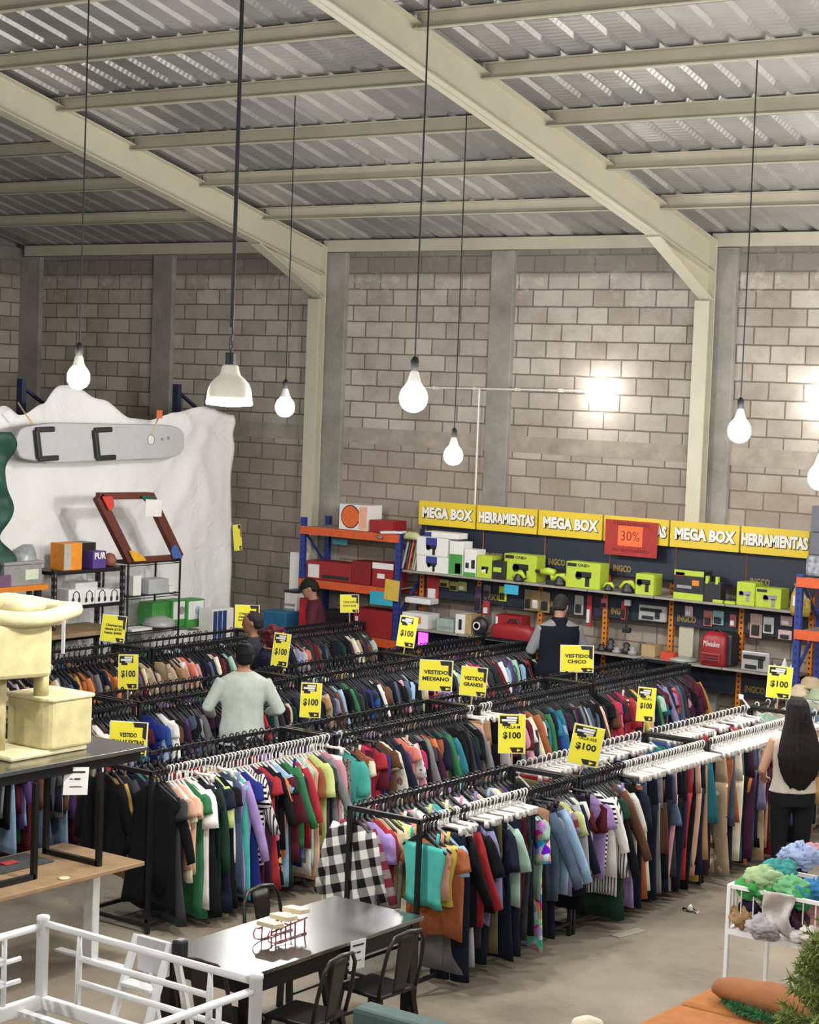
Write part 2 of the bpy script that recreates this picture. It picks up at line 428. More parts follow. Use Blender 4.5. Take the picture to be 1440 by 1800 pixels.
for x0, x1 in ((-21.08, -18.82), (-18.45, -15.78), (-15.42, -13.18), (-12.85, -10.24), (-9.88, -7.5), (-7.15, 1)):
    trim(MB().span((x0, WY-.012, 3.36), (x1, WY+.05, 3.56)), M_band, label='concrete band course across the block wall')
# conduit on the wall
M_pvc = plain('white_pvc', '#d9d4ca', .5)
t = thing('conduit', 'thin white conduit pipe running across the block wall to a bulb', 'pipe', (-13.4, WY-.02, 2.5))
p0 = at(735, 681, Y=WY-.085); p1 = at(1030, 687, Y=WY-.085); pv = at(843, 683, Y=WY-.085)
MB().cyl(p0, p1, .012, 8).build('horizontal_pipe', M_pvc, t); MB().cyl(pv, (pv.x, pv.y, 2.3), .012, 8).build('vertical_pipe', M_pvc, t)
mb = MB()
for q in (.1, .35, .6, .85): c = p0.lerp(p1, q); mb.box((c.x, WY-.05, c.z), (.03, .09, .04))
mb.build('clip', M_pvc, t)
# ================================================================== lamps
M_glow = newmat('bulb_glow')[0]; _b = M_glow.node_tree.nodes['Principled BSDF']
_b.inputs['Base Color'].default_value = (1, 1, 1, 1); _b.inputs['Emission Color'].default_value = (1, .975, .94, 1); _b.inputs['Emission Strength'].default_value = BULB_E
M_glow2 = M_glow.copy(); M_glow2.node_tree.nodes['Principled BSDF'].inputs['Emission Strength'].default_value = BULB_E*.075
M_cord = plain('black_cord', '#17171a', .6); M_white = plain('white_plastic', '#e8e5de', .4, 0, .03)
def bulb(x, y, z, d, label, cord=True, cr=.006, group=None):
    """big LED bulb; z = middle of the glass"""
    t = thing('hanging_bulb', label, 'light bulb', (x, y, z+.2), group=group)
    r = d/2
    MB().lathe([(.01, z-r), (r*.38, z-r*.94), (r*.7, z-r*.75), (r*.93, z-r*.4), (r, z), (r*.95, z+r*.35), (r*.8, z+r*.66), (r*.7, z+r*.8)], (x, y, 0), 20).build('bulb_glass', M_glow, t, True)
    MB().lathe([(r*.71, z+r*.8), (r*.5, z+r*1.15), (.03, z+r*1.8), (.02, z+r*2.0)], (x, y, 0), 16).build('bulb_neck', M_white, t, True)
    MB().lathe([(.024, z+r*1.95), (.03, z+r*2.0), (.03, z+r*2.0+.06), (.012, z+r*2.0+.09)], (x, y, 0), 12).build('socket', M_cord, t, True)
    if cord:
        zr = roof_z(y)-.01
        MB().tube([(x, y, z+r*2+.07), (x+.006, y, (z+zr)/2), (x, y, zr)], cr, 6).build('cord', M_cord, t)
    return t
def onpix(px, py, d): p = at(px, py, d=d); return p.x, p.y, p.z
bulb(*onpix(138, 664, 14.2), .17, 'glowing bulb hanging in front of the white sheet on the left')
bulb(*onpix(501, 716, 19.9), .2, 'glowing bulb hanging right of the white bell shade')
bulb(*onpix(727, 700, 13.0), .19, 'largest bare glowing bulb, hanging near the middle of the hall')
bulb(*onpix(797, 801, 19.5), .19, 'lowest hanging bulb, just above the yellow shelf signs')
bulb(*onpix(1300, 758, 16.6), .2, 'glowing bulb hanging beside the right steel column')
bulb(*onpix(1443, 840, 15.2), .2, 'glowing bulb cut by the right edge, in front of grey boxes')
for px, py, lb in ((1045, 689, 'round bulb fixed to the block wall at the end of the conduit'), (1440, 703, 'round bulb on the wall at the right edge of the photo')):
    p = at(px, py, Y=WY-.16); t = thing('wall_bulb', lb, 'light bulb', (p.x, WY-.02, p.z))
    MB().lathe([(.02, 0), (.06, .02), (.105, .07), (.115, .12), (.09, .2), (.02, .24)], (p.x, p.y-.1, p.z), 20, 'Y').build('bulb_glass', M_glow2, t, True)
    MB().lathe([(.06, 0), (.055, .05), (.04, .12)], (p.x, WY-.13, p.z), 14, 'Y').build('socket', M_white, t, True)
# bell shade lamp, nearest
x, y, z = onpix(403, 712, 12.0)
t = thing('pendant_lamp', 'white ribbed bell-shaped pendant lamp on a thick black cord', 'pendant lamp', (x, y, z))
M_shade = plain('cream_shade', '#d9d5c6', .45, 0, .04)
mb = MB(); H_ = .2
mb.lathe([(.04, z+.25), (.05, z+.242), (.056, z+.21), (.066, z+.185), (.09, z+.165), (.118, z+.135), (.133, z+.095), (.139, z+.05), (.141, z+.02)], (x, y, 0), 48, rib=.012, ribn=24).build('lamp_shade', M_shade, t, True)
MB().lathe([(.143, z+.022), (.146, z+.012), (.14, z), (.05, z-.008), (.01, z-.01)], (x, y, 0), 32).build('diffuser', M_glow, t, True)
mb = MB(); mb.box((x-.013, y, z+.285), (.04, .03, .08)); mb.box((x+.02, y, z+.29), (.022, .026, .07)); mb.build('connector', M_cord, t, bevel=.004)
mb = MB(); mb.tube([(x-.005, y, z+.32), (x+.012, y, z+.36), (x, y, z+.4), (x+.01, y, z+.44), (x, y, z+.5)], .007, 6).build('chain_loop', M_cord, t)
MB().tube([(x, y, z+.48), (x+.004, y, z+1.2), (x, y, roof_z(y)-.01)], .013, 8).build('cord', M_cord, t)
# ================================================================== clothes racks
RAIL_Z = 1.2
ROWS = {  # X of left and right rail, rack bounds along Y
    'A': (-7.97, -7.38, [(10.42, 12.46), (12.48, 14.57), (14.59, 16.6), (16.62, 18.55)], 'right-hand row'),
    'B': (-10.25, -9.71, [(10.28, 12.43), (12.46, 14.55), (14.57, 16.6), (16.62, 18.7)], 'middle row'),
    'C': (-12.5, -11.9, [(10.35, 12.38), (12.42, 14.65), (14.67, 16.8), (16.82, 18.84)], 'third row'),
    'D': (-14.73, -14.2, [(12.75, 14.97), (15.0, 17.0), (17.05, 18.75)], 'fourth row'),
}
ORD = ['nearest', 'second', 'third', 'farthest']
M_rack = plain('black_steel', '#1c1c1f', .45, .3, .1)
def rack_box(mb, a, b_, s=.03): mb.bar(a, b_, s)
for key, (xl, xr, units, rn) in ROWS.items():
    for i, (y0, y1) in enumerate(units):
        xl = -14.48 if (key, i) == ('D', 2) else ROWS[key][0]
        nth = ORD[i] if i < len(units)-1 else ('farthest' if i else 'nearest')
        t = thing('clothes_rack', 'black steel double-rail clothes rack, %s one of the %s' % (nth, {'A': 'right-hand row of racks', 'B': 'middle row, behind the black table', 'C': 'row left of the middle one', 'D': 'row by the white sheet'}[key]), 'clothes rack', ((xl+xr)/2, (y0+y1)/2, 0), group='clothes racks')
        for X in (xl, xr):
            MB().bar((X, y0, RAIL_Z), (X, y1, RAIL_Z), .028).build('rail', M_rack, t)
            for Y in (y0+.015, y1-.015): MB().bar((X, Y, 0), (X, Y, RAIL_Z+.012), .03).build('post', M_rack, t)
            MB().bar((X, y0, .1), (X, y1, .1), .025).build('foot_rail', M_rack, t)
        for Y in (y0+.015, y1-.015):
            MB().bar((xl, Y, RAIL_Z+.001), (xr, Y, RAIL_Z+.001), .032).build('cross_bar', M_rack, t)
            MB().bar((xl, Y, .06), (xr, Y, .06), .025).build('cross_bar', M_rack, t)
# ------------------------------------------------------------------ garments
PAL = {'black': '#15161a', 'navy': '#1d2438', 'charcoal': '#3a3b40', 'grey': '#7d7d80', 'silver': '#b4b4b6', 'white': '#e6e3dd', 'cream': '#ddd3b4', 'beige': '#c3ab86',
       'tan': '#b98a60', 'brown': '#6b4630', 'rust': '#a85a2a', 'orange': '#d2742c', 'mustard': '#b98f34', 'yellow': '#e2cf3c', 'peach': '#e6b292', 'coral': '#e27560',
       'pink': '#dc93a3', 'fuchsia': '#c41f62', 'red': '#b3202b', 'maroon': '#5e1826', 'plum': '#43203c', 'purple': '#5b3a78', 'lilac': '#a284c4', 'lavender': '#8d88b6',
       'blue': '#2456a0', 'royal': '#23338c', 'denim': '#4e6079', 'sky': '#8fb4d6', 'teal': '#187a8a', 'turquoise': '#37b9ac', 'mint': '#a5cdb8', 'green': '#2c7a4a', 'forest': '#173a2c',
       'lime': '#c8d673', 'olive': '#6c6a3e', 'ivory': '#e4dfc4'}
PATS = {'striped': ('#e8e6e0', 'stripe', '#141416', None), 'pinstriped': ('#e4e2dc', 'vstripe', '#33383a', None), 'plaid': ('#17181b', 'plaid', '#e5e3de', None),
        'floral': ('#14141c', 'floral', '#d37d92', '#d9a066'), 'spotted': ('#d9d6d0', 'spots', '#3a3640', None), 'leopard': ('#8d8378', 'leopard', '#1f1c1b', None),
        'tropical': ('#e0a184', 'floral', '#d8b93b', '#c95a3c'), 'patchwork': ('#333344', 'patch', '#ffffff', None), 'flowered': ('#d8d2c4', 'floral', '#8a5a66', '#5d7a62'), 'printed': ('#b89d7c', 'floral', '#5c4632', '#e0d4b8'),
        'checked': ('#d6cfd0', 'plaid', '#6e2a35', None)}
def cloth(c):
    if c in PAL: return fabric(c, PAL[c])
    a, p, b_, c3 = PATS[c]; return fabric(c, a, p, b_, c3)
def g_top(sl, L, rnd, bw=.22, flare=0., neck=.075):
    """hanging top: body as closed folded sheet, two sleeves; z=0 at the rail"""
    mb = MB(); n = 22; ph = rnd.uniform(0, 6); secs = []
    zs = [-.128, -.136, -.153, -.173, -.195, -.222, -.255, -.32, -.4, -.5, -.62, -.74, -.86, -.98, -1.08]
    hem = -(.1+L)
    zs = [z for z in zs if z > hem+.03] + [hem]
    for z in zs:
        d = -z-.128
        if d < .09: w_ = neck + (.205-neck)*min(1, (d/.085))**.92
        else: w_ = .205 + (bw-.205)*min(1, (d-.08)/.15) + flare*max(0, (d-.25))
        f = min(1., max(0., d-.03)/.45); t = .015+.013*min(1, d/.08)+.006*f
        L_ = []
        for j in range(n):
            a = 2*PI*j/n; cx = math.copysign(abs(math.cos(a))**.7, math.cos(a)); X = w_*cx
            fold = (.018*f)*math.sin(X*24+ph)+.012*f*math.sin(X*47+ph*2)
            L_.append(Vector((X, t*math.sin(a)+fold, z+(.012*math.sin(X*20+ph) if z == hem else 0))))
        secs.append(L_)
    mb.rings(secs)
    if sl > 0:
        for sgn in (-1, 1):
            an = rnd.uniform(.15, .42); p = Vector((sgn*.178, 0, -.212)); d = Vector((sgn*math.sin(an), rnd.uniform(-.12, .12), -math.cos(an)))
            k = 5; S = []
            for i in range(k+1):
                u = i/k; c = p+d*sl*(u-.12)+Vector((0, .012*math.sin(u*5+ph), 0)); w_ = (.058*(1-.35*u) if sl > .3 else .058+.016*u)*min(1, .55+2.2*u)
                S.append((c, w_, .022+.008*math.sin(u*3), d))
            mb.loft(S, 10)
    return mb
def g_strap(L, rnd, bw=.2, flare=.08):
    mb = MB(); n = 22; ph = rnd.uniform(0, 6); secs = []
    zs = [-.2, -.24, -.3, -.38, -.48, -.6, -.72, -.84, -.96, -1.06]; hem = -(.1+L); zs = [z for z in zs if z > hem+.03]+[hem]
    for z in zs:
        d = -z-.2; w_ = .16+.03*math.cos(min(d*9, 6))+flare*d; f = min(1, d/.4); L_ = []
        for j in range(n):
            a = 2*PI*j/n; X = w_*math.copysign(abs(math.cos(a))**.7, math.cos(a))
            L_.append(Vector((X, (.018+.012*f)*math.sin(a)+.02*f*math.sin(X*28+ph), z)))
        secs.append(L_)
    mb.rings(secs)
    for sgn in (-1, 1): mb.bar((sgn*.12, 0, -.1), (sgn*.11, 0, -.22), .022, .008)
    return mb
def g_legs(L, rnd, w0=.17, w1=.105, both=True):
    mb = MB(); ph = rnd.uniform(0, 6); top = -.13
    n = 18; secs = []
    for z in (top, top-.03, top-.12, top-.24):
        u = (top-z)/.24
        secs.append([Vector(((w0+.02*u)*math.copysign(abs(math.cos(2*PI*j/n))**.7, math.cos(2*PI*j/n)), (.02+.012*u)*math.sin(2*PI*j/n), z)) for j in range(n)])
    mb.rings(secs)
    for sgn in ((-1, 1) if both else (1,)):
        S = []; k = 7; z0 = top-.2; sep = w0*.5+.004
        for i in range(k+1):
            u = i/k; z = z0-(L-.2)*u
            S.append((Vector((sgn*(sep+.012*math.sin(u*3+ph)), .012*math.sin(u*4+ph+sgn), z)), (w0*.53)*(1-u)+w1*.9*u, .03-.004*u))
        mb.loft(S, 12)
    return mb
def g_skirt(L, rnd, w0=.16, w1=.24):
    mb = MB(); ph = rnd.uniform(0, 6); n = 22; secs = []
    for i in range(8):
        u = i/7; z = -.13-L*u; w_ = w0+(w1-w0)*u; L_ = []
        for j in range(n):
            a = 2*PI*j/n; X = w_*math.copysign(abs(math.cos(a))**.7, math.cos(a)); L_.append(Vector((X, (.018+.014*u)*math.sin(a)+.022*u*math.sin(X*32+ph), z)))
        secs.append(L_)
    mb.rings(secs); return mb
gm = plain('cloth_blank', '#888888')
GM = {}
rg = random.Random(3)
def variants(kind, fns): GM[kind] = [f().mesh(kind, gm, True) for f in fns]
variants('t_shirt', [lambda: g_top(.17, .62, rg), lambda: g_top(.2, .58, rg), lambda: g_top(.15, .66, rg, .235), lambda: g_top(.18, .6, rg, .21)])
variants('blouse', [lambda: g_top(.3, .62, rg, .23, .08), lambda: g_top(.13, .56, rg, .22, .1), lambda: g_top(.42, .66, rg, .22, .05), lambda: g_top(.24, .6, rg, .225, .12)])
variants('shirt', [lambda: g_top(.52, .68, rg, .225), lambda: g_top(.5, .7, rg, .23), lambda: g_top(.54, .66, rg, .22)])
variants('sweater', [lambda: g_top(.52, .6, rg, .235, .0), lambda: g_top(.5, .64, rg, .24, -.03)])
variants('jacket', [lambda: g_top(.55, .66, rg, .245, .0, .085), lambda: g_top(.56, .72, rg, .25, .02, .085)])
variants('dress', [lambda: g_top(.15, .98, rg, .2, .09), lambda: g_top(.0, .95, rg, .19, .1), lambda: g_top(.3, 1.0, rg, .2, .07), lambda: g_strap(.94, rg)])
variants('tank_top', [lambda: g_strap(.56, rg, .2, .1), lambda: g_strap(.5, rg, .2, .16)])
variants('trousers', [lambda: g_legs(.95, rg), lambda: g_legs(.92, rg, .16, .12), lambda: g_legs(.98, rg, .165, .085), lambda: g_legs(.94, rg, .1, .1, False)])
variants('shorts', [lambda: g_legs(.42, rg, .18, .17)])
variants('skirt', [lambda: g_skirt(.5, rg), lambda: g_skirt(.72, rg, .15, .22), lambda: g_skirt(.62, rg, .17, .19)])
CLIP = {'trousers', 'shorts', 'skirt'}
# hangers: a hook over the rail, then shoulders or a clip bar
def hanger_mesh(clip, thin=False):
    mb = MB(); r = .0205
    hook = [Vector((r*math.cos(a), 0, r*math.sin(a)-.001)) for a in [PI*1.12-i*PI*1.2/7 for i in range(8)]]
    hook = [Vector((p.x, 0, p.z)) for p in hook] + [Vector((.012, 0, -.03)), Vector((0, 0, -.045)), Vector((0, 0, -.075))]
    mb.tube(hook, .0058 if clip else .0056, 5)
    if clip:
        mb.box((0, 0, -.082), (.36, .012, .02)); mb.box((-.15, 0, -.105), (.03, .022, .05)); mb.box((.15, 0, -.105), (.03, .022, .05)); mb.box((0, 0, -.075), (.03, .014, .03))
    else:
        for s in (-1, 1):
            A_ = [(0, -.085, .05), (.03, -.102, .045), (.06, -.12, .038), (.1, -.147, .028), (.14, -.172, .02), (.185, -.2, .016), (.192, -.212, .008)]
            if thin: A_ = [(x, z-.012, .011) for x, z, h in A_]
            mb.rings([[Vector((s*x, .0075*a, z-h*b)) for a, b in ((-1, 0), (1, 0), (1, 1), (-1, 1))] for x, z, h in A_])
        mb.tube([(-.185, 0, -.21), (0, 0, -.215), (.185, 0, -.21)], .005, 5); mb.tube([(0, 0, -.045), (0, 0, -.12)], .0105 if not thin else .006, 6)
    return mb
M_hb = plain('black_hanger', '#1a1a1d', .4); M_hw = plain('white_hanger', '#dcd8d2', .35, 0, .05)
HM = {(0, 'b'): hanger_mesh(0).mesh('hanger', M_hb, True), (1, 'b'): hanger_mesh(1).mesh('hanger', M_hb, True), (0, 'w'): hanger_mesh(0, True).mesh('hanger', M_hw, True), (1, 'w'): hanger_mesh(1).mesh('hanger', M_hw, True)}
HANG = []     # (distance, matrix, mesh key, garment phrase)
used_labels = set(); DUPL = []
def parse(s):
    """'kind colour colour ..' runs: 'T white navy' -> t_shirts"""
    K = {'T': 't_shirt', 'B': 'blouse', 'S': 'shirt', 'W': 'sweater', 'J': 'jacket', 'D': 'dress', 'K': 'tank_top', 'P': 'trousers', 'H': 'shorts', 'R': 'skirt'}
    out = []; k = 't_shirt'; h = 'b'   # a colour with ! is turned to face the aisle
    for tok in s.split():
        if tok in K: k = K[tok]
        elif tok == '<w': h = 'w'
        elif tok == '<b': h = 'b'
        else: out.append((k, tok, h))
    return out
def hang_row(seq, X, y0, y1, raildesc, grp, rnd, dens=None, side_front=False):
    seq = parse(seq); face = [c.endswith('!') for _, c, _ in seq]; seq = [(k, c.rstrip('!'), h, f) for (k, c, h), f in zip(seq, face)]; n = len(seq); step = (y1-y0)/max(1, n)
    if dens and n < dens:      # close the gaps with more dark garments like their neighbours
        D_ = ['black', 'navy', 'charcoal', 'forest', 'plum', 'maroon', 'denim', 'grey', 'brown', 'silver', 'teal', 'cream']
        W_ = [9, 7, 4, 2, 2, 3, 3, 2, 2, 1, 1, 1]
        while len(seq) < dens:
            q = rnd.randrange(1, len(seq)); pool = [c for c in D_ if c not in (seq[q-1][1], seq[q][1])]
            c = rnd.choices(pool, [W_[D_.index(x)] for x in pool])[0]; seq.insert(q, (seq[q-1][0], c, seq[q-1][2], False))
        n = len(seq); step = (y1-y0)/n
    for i, (k, c, h, fc) in enumerate(seq):
        y = y0+step*(i+.5)+rnd.uniform(-.2, .2)*step; rz = rnd.gauss(0, .09) if not fc else .62
        me = rnd.choice(GM[k]); o = bpy.data.objects.new(k, me); COL.objects.link(o)
        o.location = (X, y, RAIL_Z+.016); o.rotation_euler = (rnd.gauss(0, .02), rnd.gauss(0, .025), rz)
        s = rnd.uniform(.94, 1.06); o.scale = (s, 1., min(1.04, rnd.uniform(.9, 1.06)) if k in ('dress', 'trousers') else .9 if k == 'tank_top' else rnd.uniform(.95, 1.08 if side_front else 1.25))
        o.material_slots[0].link = 'OBJECT'; o.material_slots[0].material = cloth(c)
        a = seq[i-1][1] if i else None; b_ = seq[i+1][1] if i+1 < n else None
        kn = k.replace('_', '-')
        if a and b_: mid = 'between %s and %s ones' % (a, b_)
        elif b_: mid = 'hanging first, before a %s one' % b_
        else: mid = 'hanging last, after a %s one' % a
        lab = '%s %s %s, %s' % (c, kn, mid, raildesc)
        opts = []
        if i > 1: opts.append('%s %s after %s then %s ones, %s' % (c, kn, seq[i-2][1], a, raildesc))
        if i+2 < n: opts.append('%s %s before %s then %s ones, %s' % (c, kn, b_, seq[i+2][1], raildesc))
        if a and b_:
            opts.append('%s %s between %s %s and %s %s, %s' % (c, kn, a, seq[i-1][0].replace('_', '-'), b_, seq[i+1][0].replace('_', '-'), raildesc))
            opts.append('%s %s, near end, between %s and %s ones, %s' % (c, kn, a, b_, raildesc)) if i < n/2 else opts.append('%s %s, far end, between %s and %s ones, %s' % (c, kn, a, b_, raildesc))
        while lab in used_labels and opts: lab = opts.pop(0)
        if lab in used_labels: DUPL.append(lab)
        used_labels.add(lab)
        tag(o, lab, kn, grp)
        M = Matrix.Translation((X, y, RAIL_Z+.016)) @ Matrix.Rotation(rz, 4, 'Z')
        HANG.append(((Vector((X, y, 1.2))-CAM).length, M, (1 if k in CLIP else 0, h), lab))
FILL = ['black', 'navy', 'charcoal', 'white', 'grey', 'maroon', 'cream', 'sky', 'pink', 'teal', 'beige', 'denim', 'purple', 'red', 'mint', 'brown', 'blue', 'peach', 'forest', 'silver', 'floral', 'plum', 'tan', 'spotted', 'lilac', 'coral', 'olive', 'green', 'mustard', 'lavender']
def filler(rnd, n, kinds='TBSDW', h='<b', pool=FILL, bias=None):
    """a run of garments without the same neighbours twice"""
    out = [h]; prev = [None, None]; seen = set(); lk = None
    for _ in range(n):
        for _t in range(60):
            c = rnd.choice(bias) if bias and rnd.random() < .45 else rnd.choice(pool)
            if c in prev: continue
            tri = (prev[0], prev[1], c)
            if tri in seen: continue
            seen.add(tri); break
        k = rnd.choice(kinds)
        if k != lk: out.append(k); lk = k
        out.append(c); prev = [prev[1], c]
    return ' '.join(out)
SEQ = {
 # right-hand row, aisle side, from the camera inwards
 'A0R': '<b K turquoise tropical K yellow T rust <w T sky P navy grey <b S black <w P silver black <b J red B black <w P charcoal S lavender P navy R navy P olive D navy P black navy B mint <w P black navy P maroon black R navy P charcoal black D patchwork D black <b T mint P tan S denim T grey P navy S sky B lavender T checked lime T white S silver S navy J white T maroon P black',
 'A1R': '<b T lilac maroon striped B white S pinstriped D forest S black D lilac B flowered P black D navy <w R rust P denim charcoal black navy P grey R brown P black navy H denim P pink charcoal black P silver navy R maroon P red black P peach black P navy mustard R tan P plum black P denim',
 'A2R': '<w P printed black R rust P navy cream P black charcoal P orange denim P navy R lavender P navy beige P royal tan P maroon olive P red ivory! P maroon black R brown T plum P navy B red T sky P black R turquoise P royal S mustard P tan orange P beige black',
 'A0L': '<b S plaid checked T lilac B red T beige cream B lime K white T coral ' + 'K mint T pink B white K lime T silver B sky T turquoise K white B yellow T lavender K pink T white B mint K lilac S silver T cream K sky B black T grey S white T yellow B purple T navy S black',
 'B0R': '<b D black B black D charcoal <w B peach cream T peach B beige D green <w D white black R navy D white S forest D navy lime D black R white D denim D lilac turquoise S lilac D royal T striped S pinstriped D maroon plum D red D floral B black T orange D sky B maroon D forest S green D royal T navy B red D white mint D peach B rust D lime T black D charcoal S grey D pink coral R white',
 'B1R': '<w D leopard! <b B turquoise D ivory! T rust B cream <b D fuchsia! R maroon D red maroon T royal B cream D beige B flowered S navy T purple B coral K peach B spotted S pink T fuchsia S black J grey B charcoal S orange J rust D navy T blue S green B teal D black J black S charcoal B navy T forest D black B grey J tan <w P peach tan!',
 'B2R': '<w P lavender B silver R navy <b B maroon T red S maroon black B pink S navy D maroon T white S cream B charcoal S rust T ivory B black D olive S green T teal B blue S teal T sky <b J navy denim S navy J grey navy S silver J black T charcoal S black B peach T navy',
 'B3R': '<b T black S red B fuchsia T pink D fuchsia B red T beige S plum B yellow T maroon S peach B white T black S navy B green T mint B flowered T teal S lavender B lilac T red S coral B black T pink B plum S mustard T yellow',
 'C1R': '<b T royal B sky T blue white S white T brown B plum S purple T black S navy T silver B grey T black J mint S denim T sky J denim B pink S navy T black B red S charcoal T navy B forest S grey T black B cream J navy T purple B black S denim',
 'C2R': '<b S navy T black B tan S beige T charcoal B lavender S sky T grey B green S forest T charcoal B black S navy T black B royal T blue S black B white <b T white S black B plum T black S pink B navy T sky S denim B lime T beige S orange B white T maroon S fuchsia B pink',
 'C3R': '<b B lilac S lavender T black B charcoal S maroon T mint B navy S sky T teal B spotted S fuchsia T pink B red S maroon T cream B peach S white T sky B denim S purple T white B green S mint T sky B black S silver T maroon B red S black T charcoal B white T black',
 'D0R': '<b B printed S silver T beige B rust S brown T rust B orange S cream J grey T charcoal B denim S mustard T rust B orange S brown T beige B orange S mustard T white B brown S cream B printed beige',
 'D1R': '<b B printed S beige T brown B tan S white B peach T coral S peach B pink T black S navy B black J ivory T maroon B plum S mint T sky S black J navy B maroon S yellow T cream B mustard S black B tan T ivory',
 'D2R': '<b J navy S silver B grey T lavender B coral S pink T grey B charcoal J black S black T forest B navy S black T charcoal B maroon S ivory T royal B beige J brown S brown T mint B silver',
}
SEQ['A3R'] = '<w B white S mint T white cream B silver T pink S white B mint T sky S cream T white B peach'
SEQ['A3L'] = '<w T white B mint S cream T silver B white S sky T ivory B mint T white'
SEQ['D1L'] = '<b J black green navy green charcoal black T silver white sky navy J black grey navy brown black T white J charcoal olive'
XRD = {'L': 'left rail', 'R': 'right rail'}
rh = random.Random(21)
for key, (xl, xr, units, rn) in ROWS.items():
    for i, (y0, y1) in enumerate(units):
        nth = ORD[i] if i < len(units)-1 else 'farthest'
        for side, X in (('L', xl), ('R', xr)):
            kk = '%s%d%s' % (key, i, side); desc = '%s, %s rack, %s' % (XRD[side], nth, rn)
            if kk in SEQ: seq = SEQ[kk]
            elif kk in ('A1L', 'A2L'): seq = filler(rh, 26, 'PPRPT', '<w', FILL, ['white', 'red', 'blue', 'black', 'charcoal'])
            elif key == 'C' and i == 0: seq = filler(rh, 26 if side == 'L' else 34, 'DDTBD', '<b', FILL, ['white', 'red', 'grey', 'sky'])
            else: seq = filler(rh, 26, 'TBSWJ', '<b', FILL, ['black', 'navy', 'charcoal'])
            if key == 'D' and i == 2 and side == 'L': continue
            hang_row(seq, X, y0+.05, y1-.05, desc, '%s on the %s of the %s' % ('garments', XRD[side], rn), rh, (34 if key == 'D' else 44) if side == 'R' and kk != 'A3R' else None, key == 'A' and i == 0)
# hangers: the 300 nearest one by one, the rest as one
HANG.sort(key=lambda q: q[0])
for d, M, k, lab in HANG[:300]:
    o = bpy.data.objects.new('clothes_hanger', HM[k]); COL.objects.link(o); o.matrix_world = M
    g = lab.split(',')[0]; col = 'white' if k[1] == 'w' else 'black'
    words = lab.split(' ')
    short = lab.replace(' hanging first, before a ', ' before ').replace(' hanging last, after a ', ' after ').replace(' ones,', ',').replace(' one,', ',').replace(' rack,', ',').replace('-hand', '')
    tag(o, '%s hanger of %s' % (col, short), 'hanger', 'hangers in the rack rows')
mb = MB()
for d, M, k, lab in HANG[300:]:
    me = HM[k]; mb.cur = 0 if k[1] == 'b' else 1
    mb.add([M @ v.co for v in me.vertices], [tuple(p.vertices) for p in me.polygons])
o = mb.build('clothes_hangers', [M_hb, M_hw], None, True); tag(o, 'dense rows of black plastic hangers on the farther clothes racks', 'hangers', kind='stuff')
# ================================================================== tool shelving along the back wall
M_navy = plain('navy_panel', '#1a2434', .55); M_yel = plain('sign_yellow', '#d2b62c', .5, 0, .04, 5); M_orng = plain('orange_upright', '#d07a22', .5)
M_shelfg = plain('grey_shelf', '#8f8a80', .5); M_goldtxt = plain('gold_print', '#8b7440', .5); M_wtxt = plain('white_print', '#dcdad2', .6, 0, .03)
M_blk = plain('black_print', '#17171a', .6); M_dark = plain('dark_plastic', '#232427', .45); M_lime = plain('lime_print', '#aabf38', .5, 0, .06)
M_red = plain('red_print', '#b32a2a', .55); M_wbox = plain('white_carton', '#d9d8d4', .6, 0, .04); M_gbox = plain('green_print', '#3f8d3f', .6); M_bprint = plain('blue_print', '#2f3a86', .6)
M_grey = plain('grey_plastic', '#8a8a88', .5); M_card = plain('brown_card', '#a58a64', .8); M_teal = plain('teal_print', '#2a86a8', .6)
GY, GF = 19.33, 19.02          # sign plane, shelf front
EX = [at(px, 905, Y=GY).x for px in (736, 838, 947, 1062, 1179, 1304)] + [at(1426, 935, Y=GY).x]
BACKP = GY+.13
WORDS = ['MEGA BOX', 'HERRAMIENTAS', 'MEGA BOX', 'HERRAMIENTAS', 'MEGA BOX', 'HERRAMIENTAS']
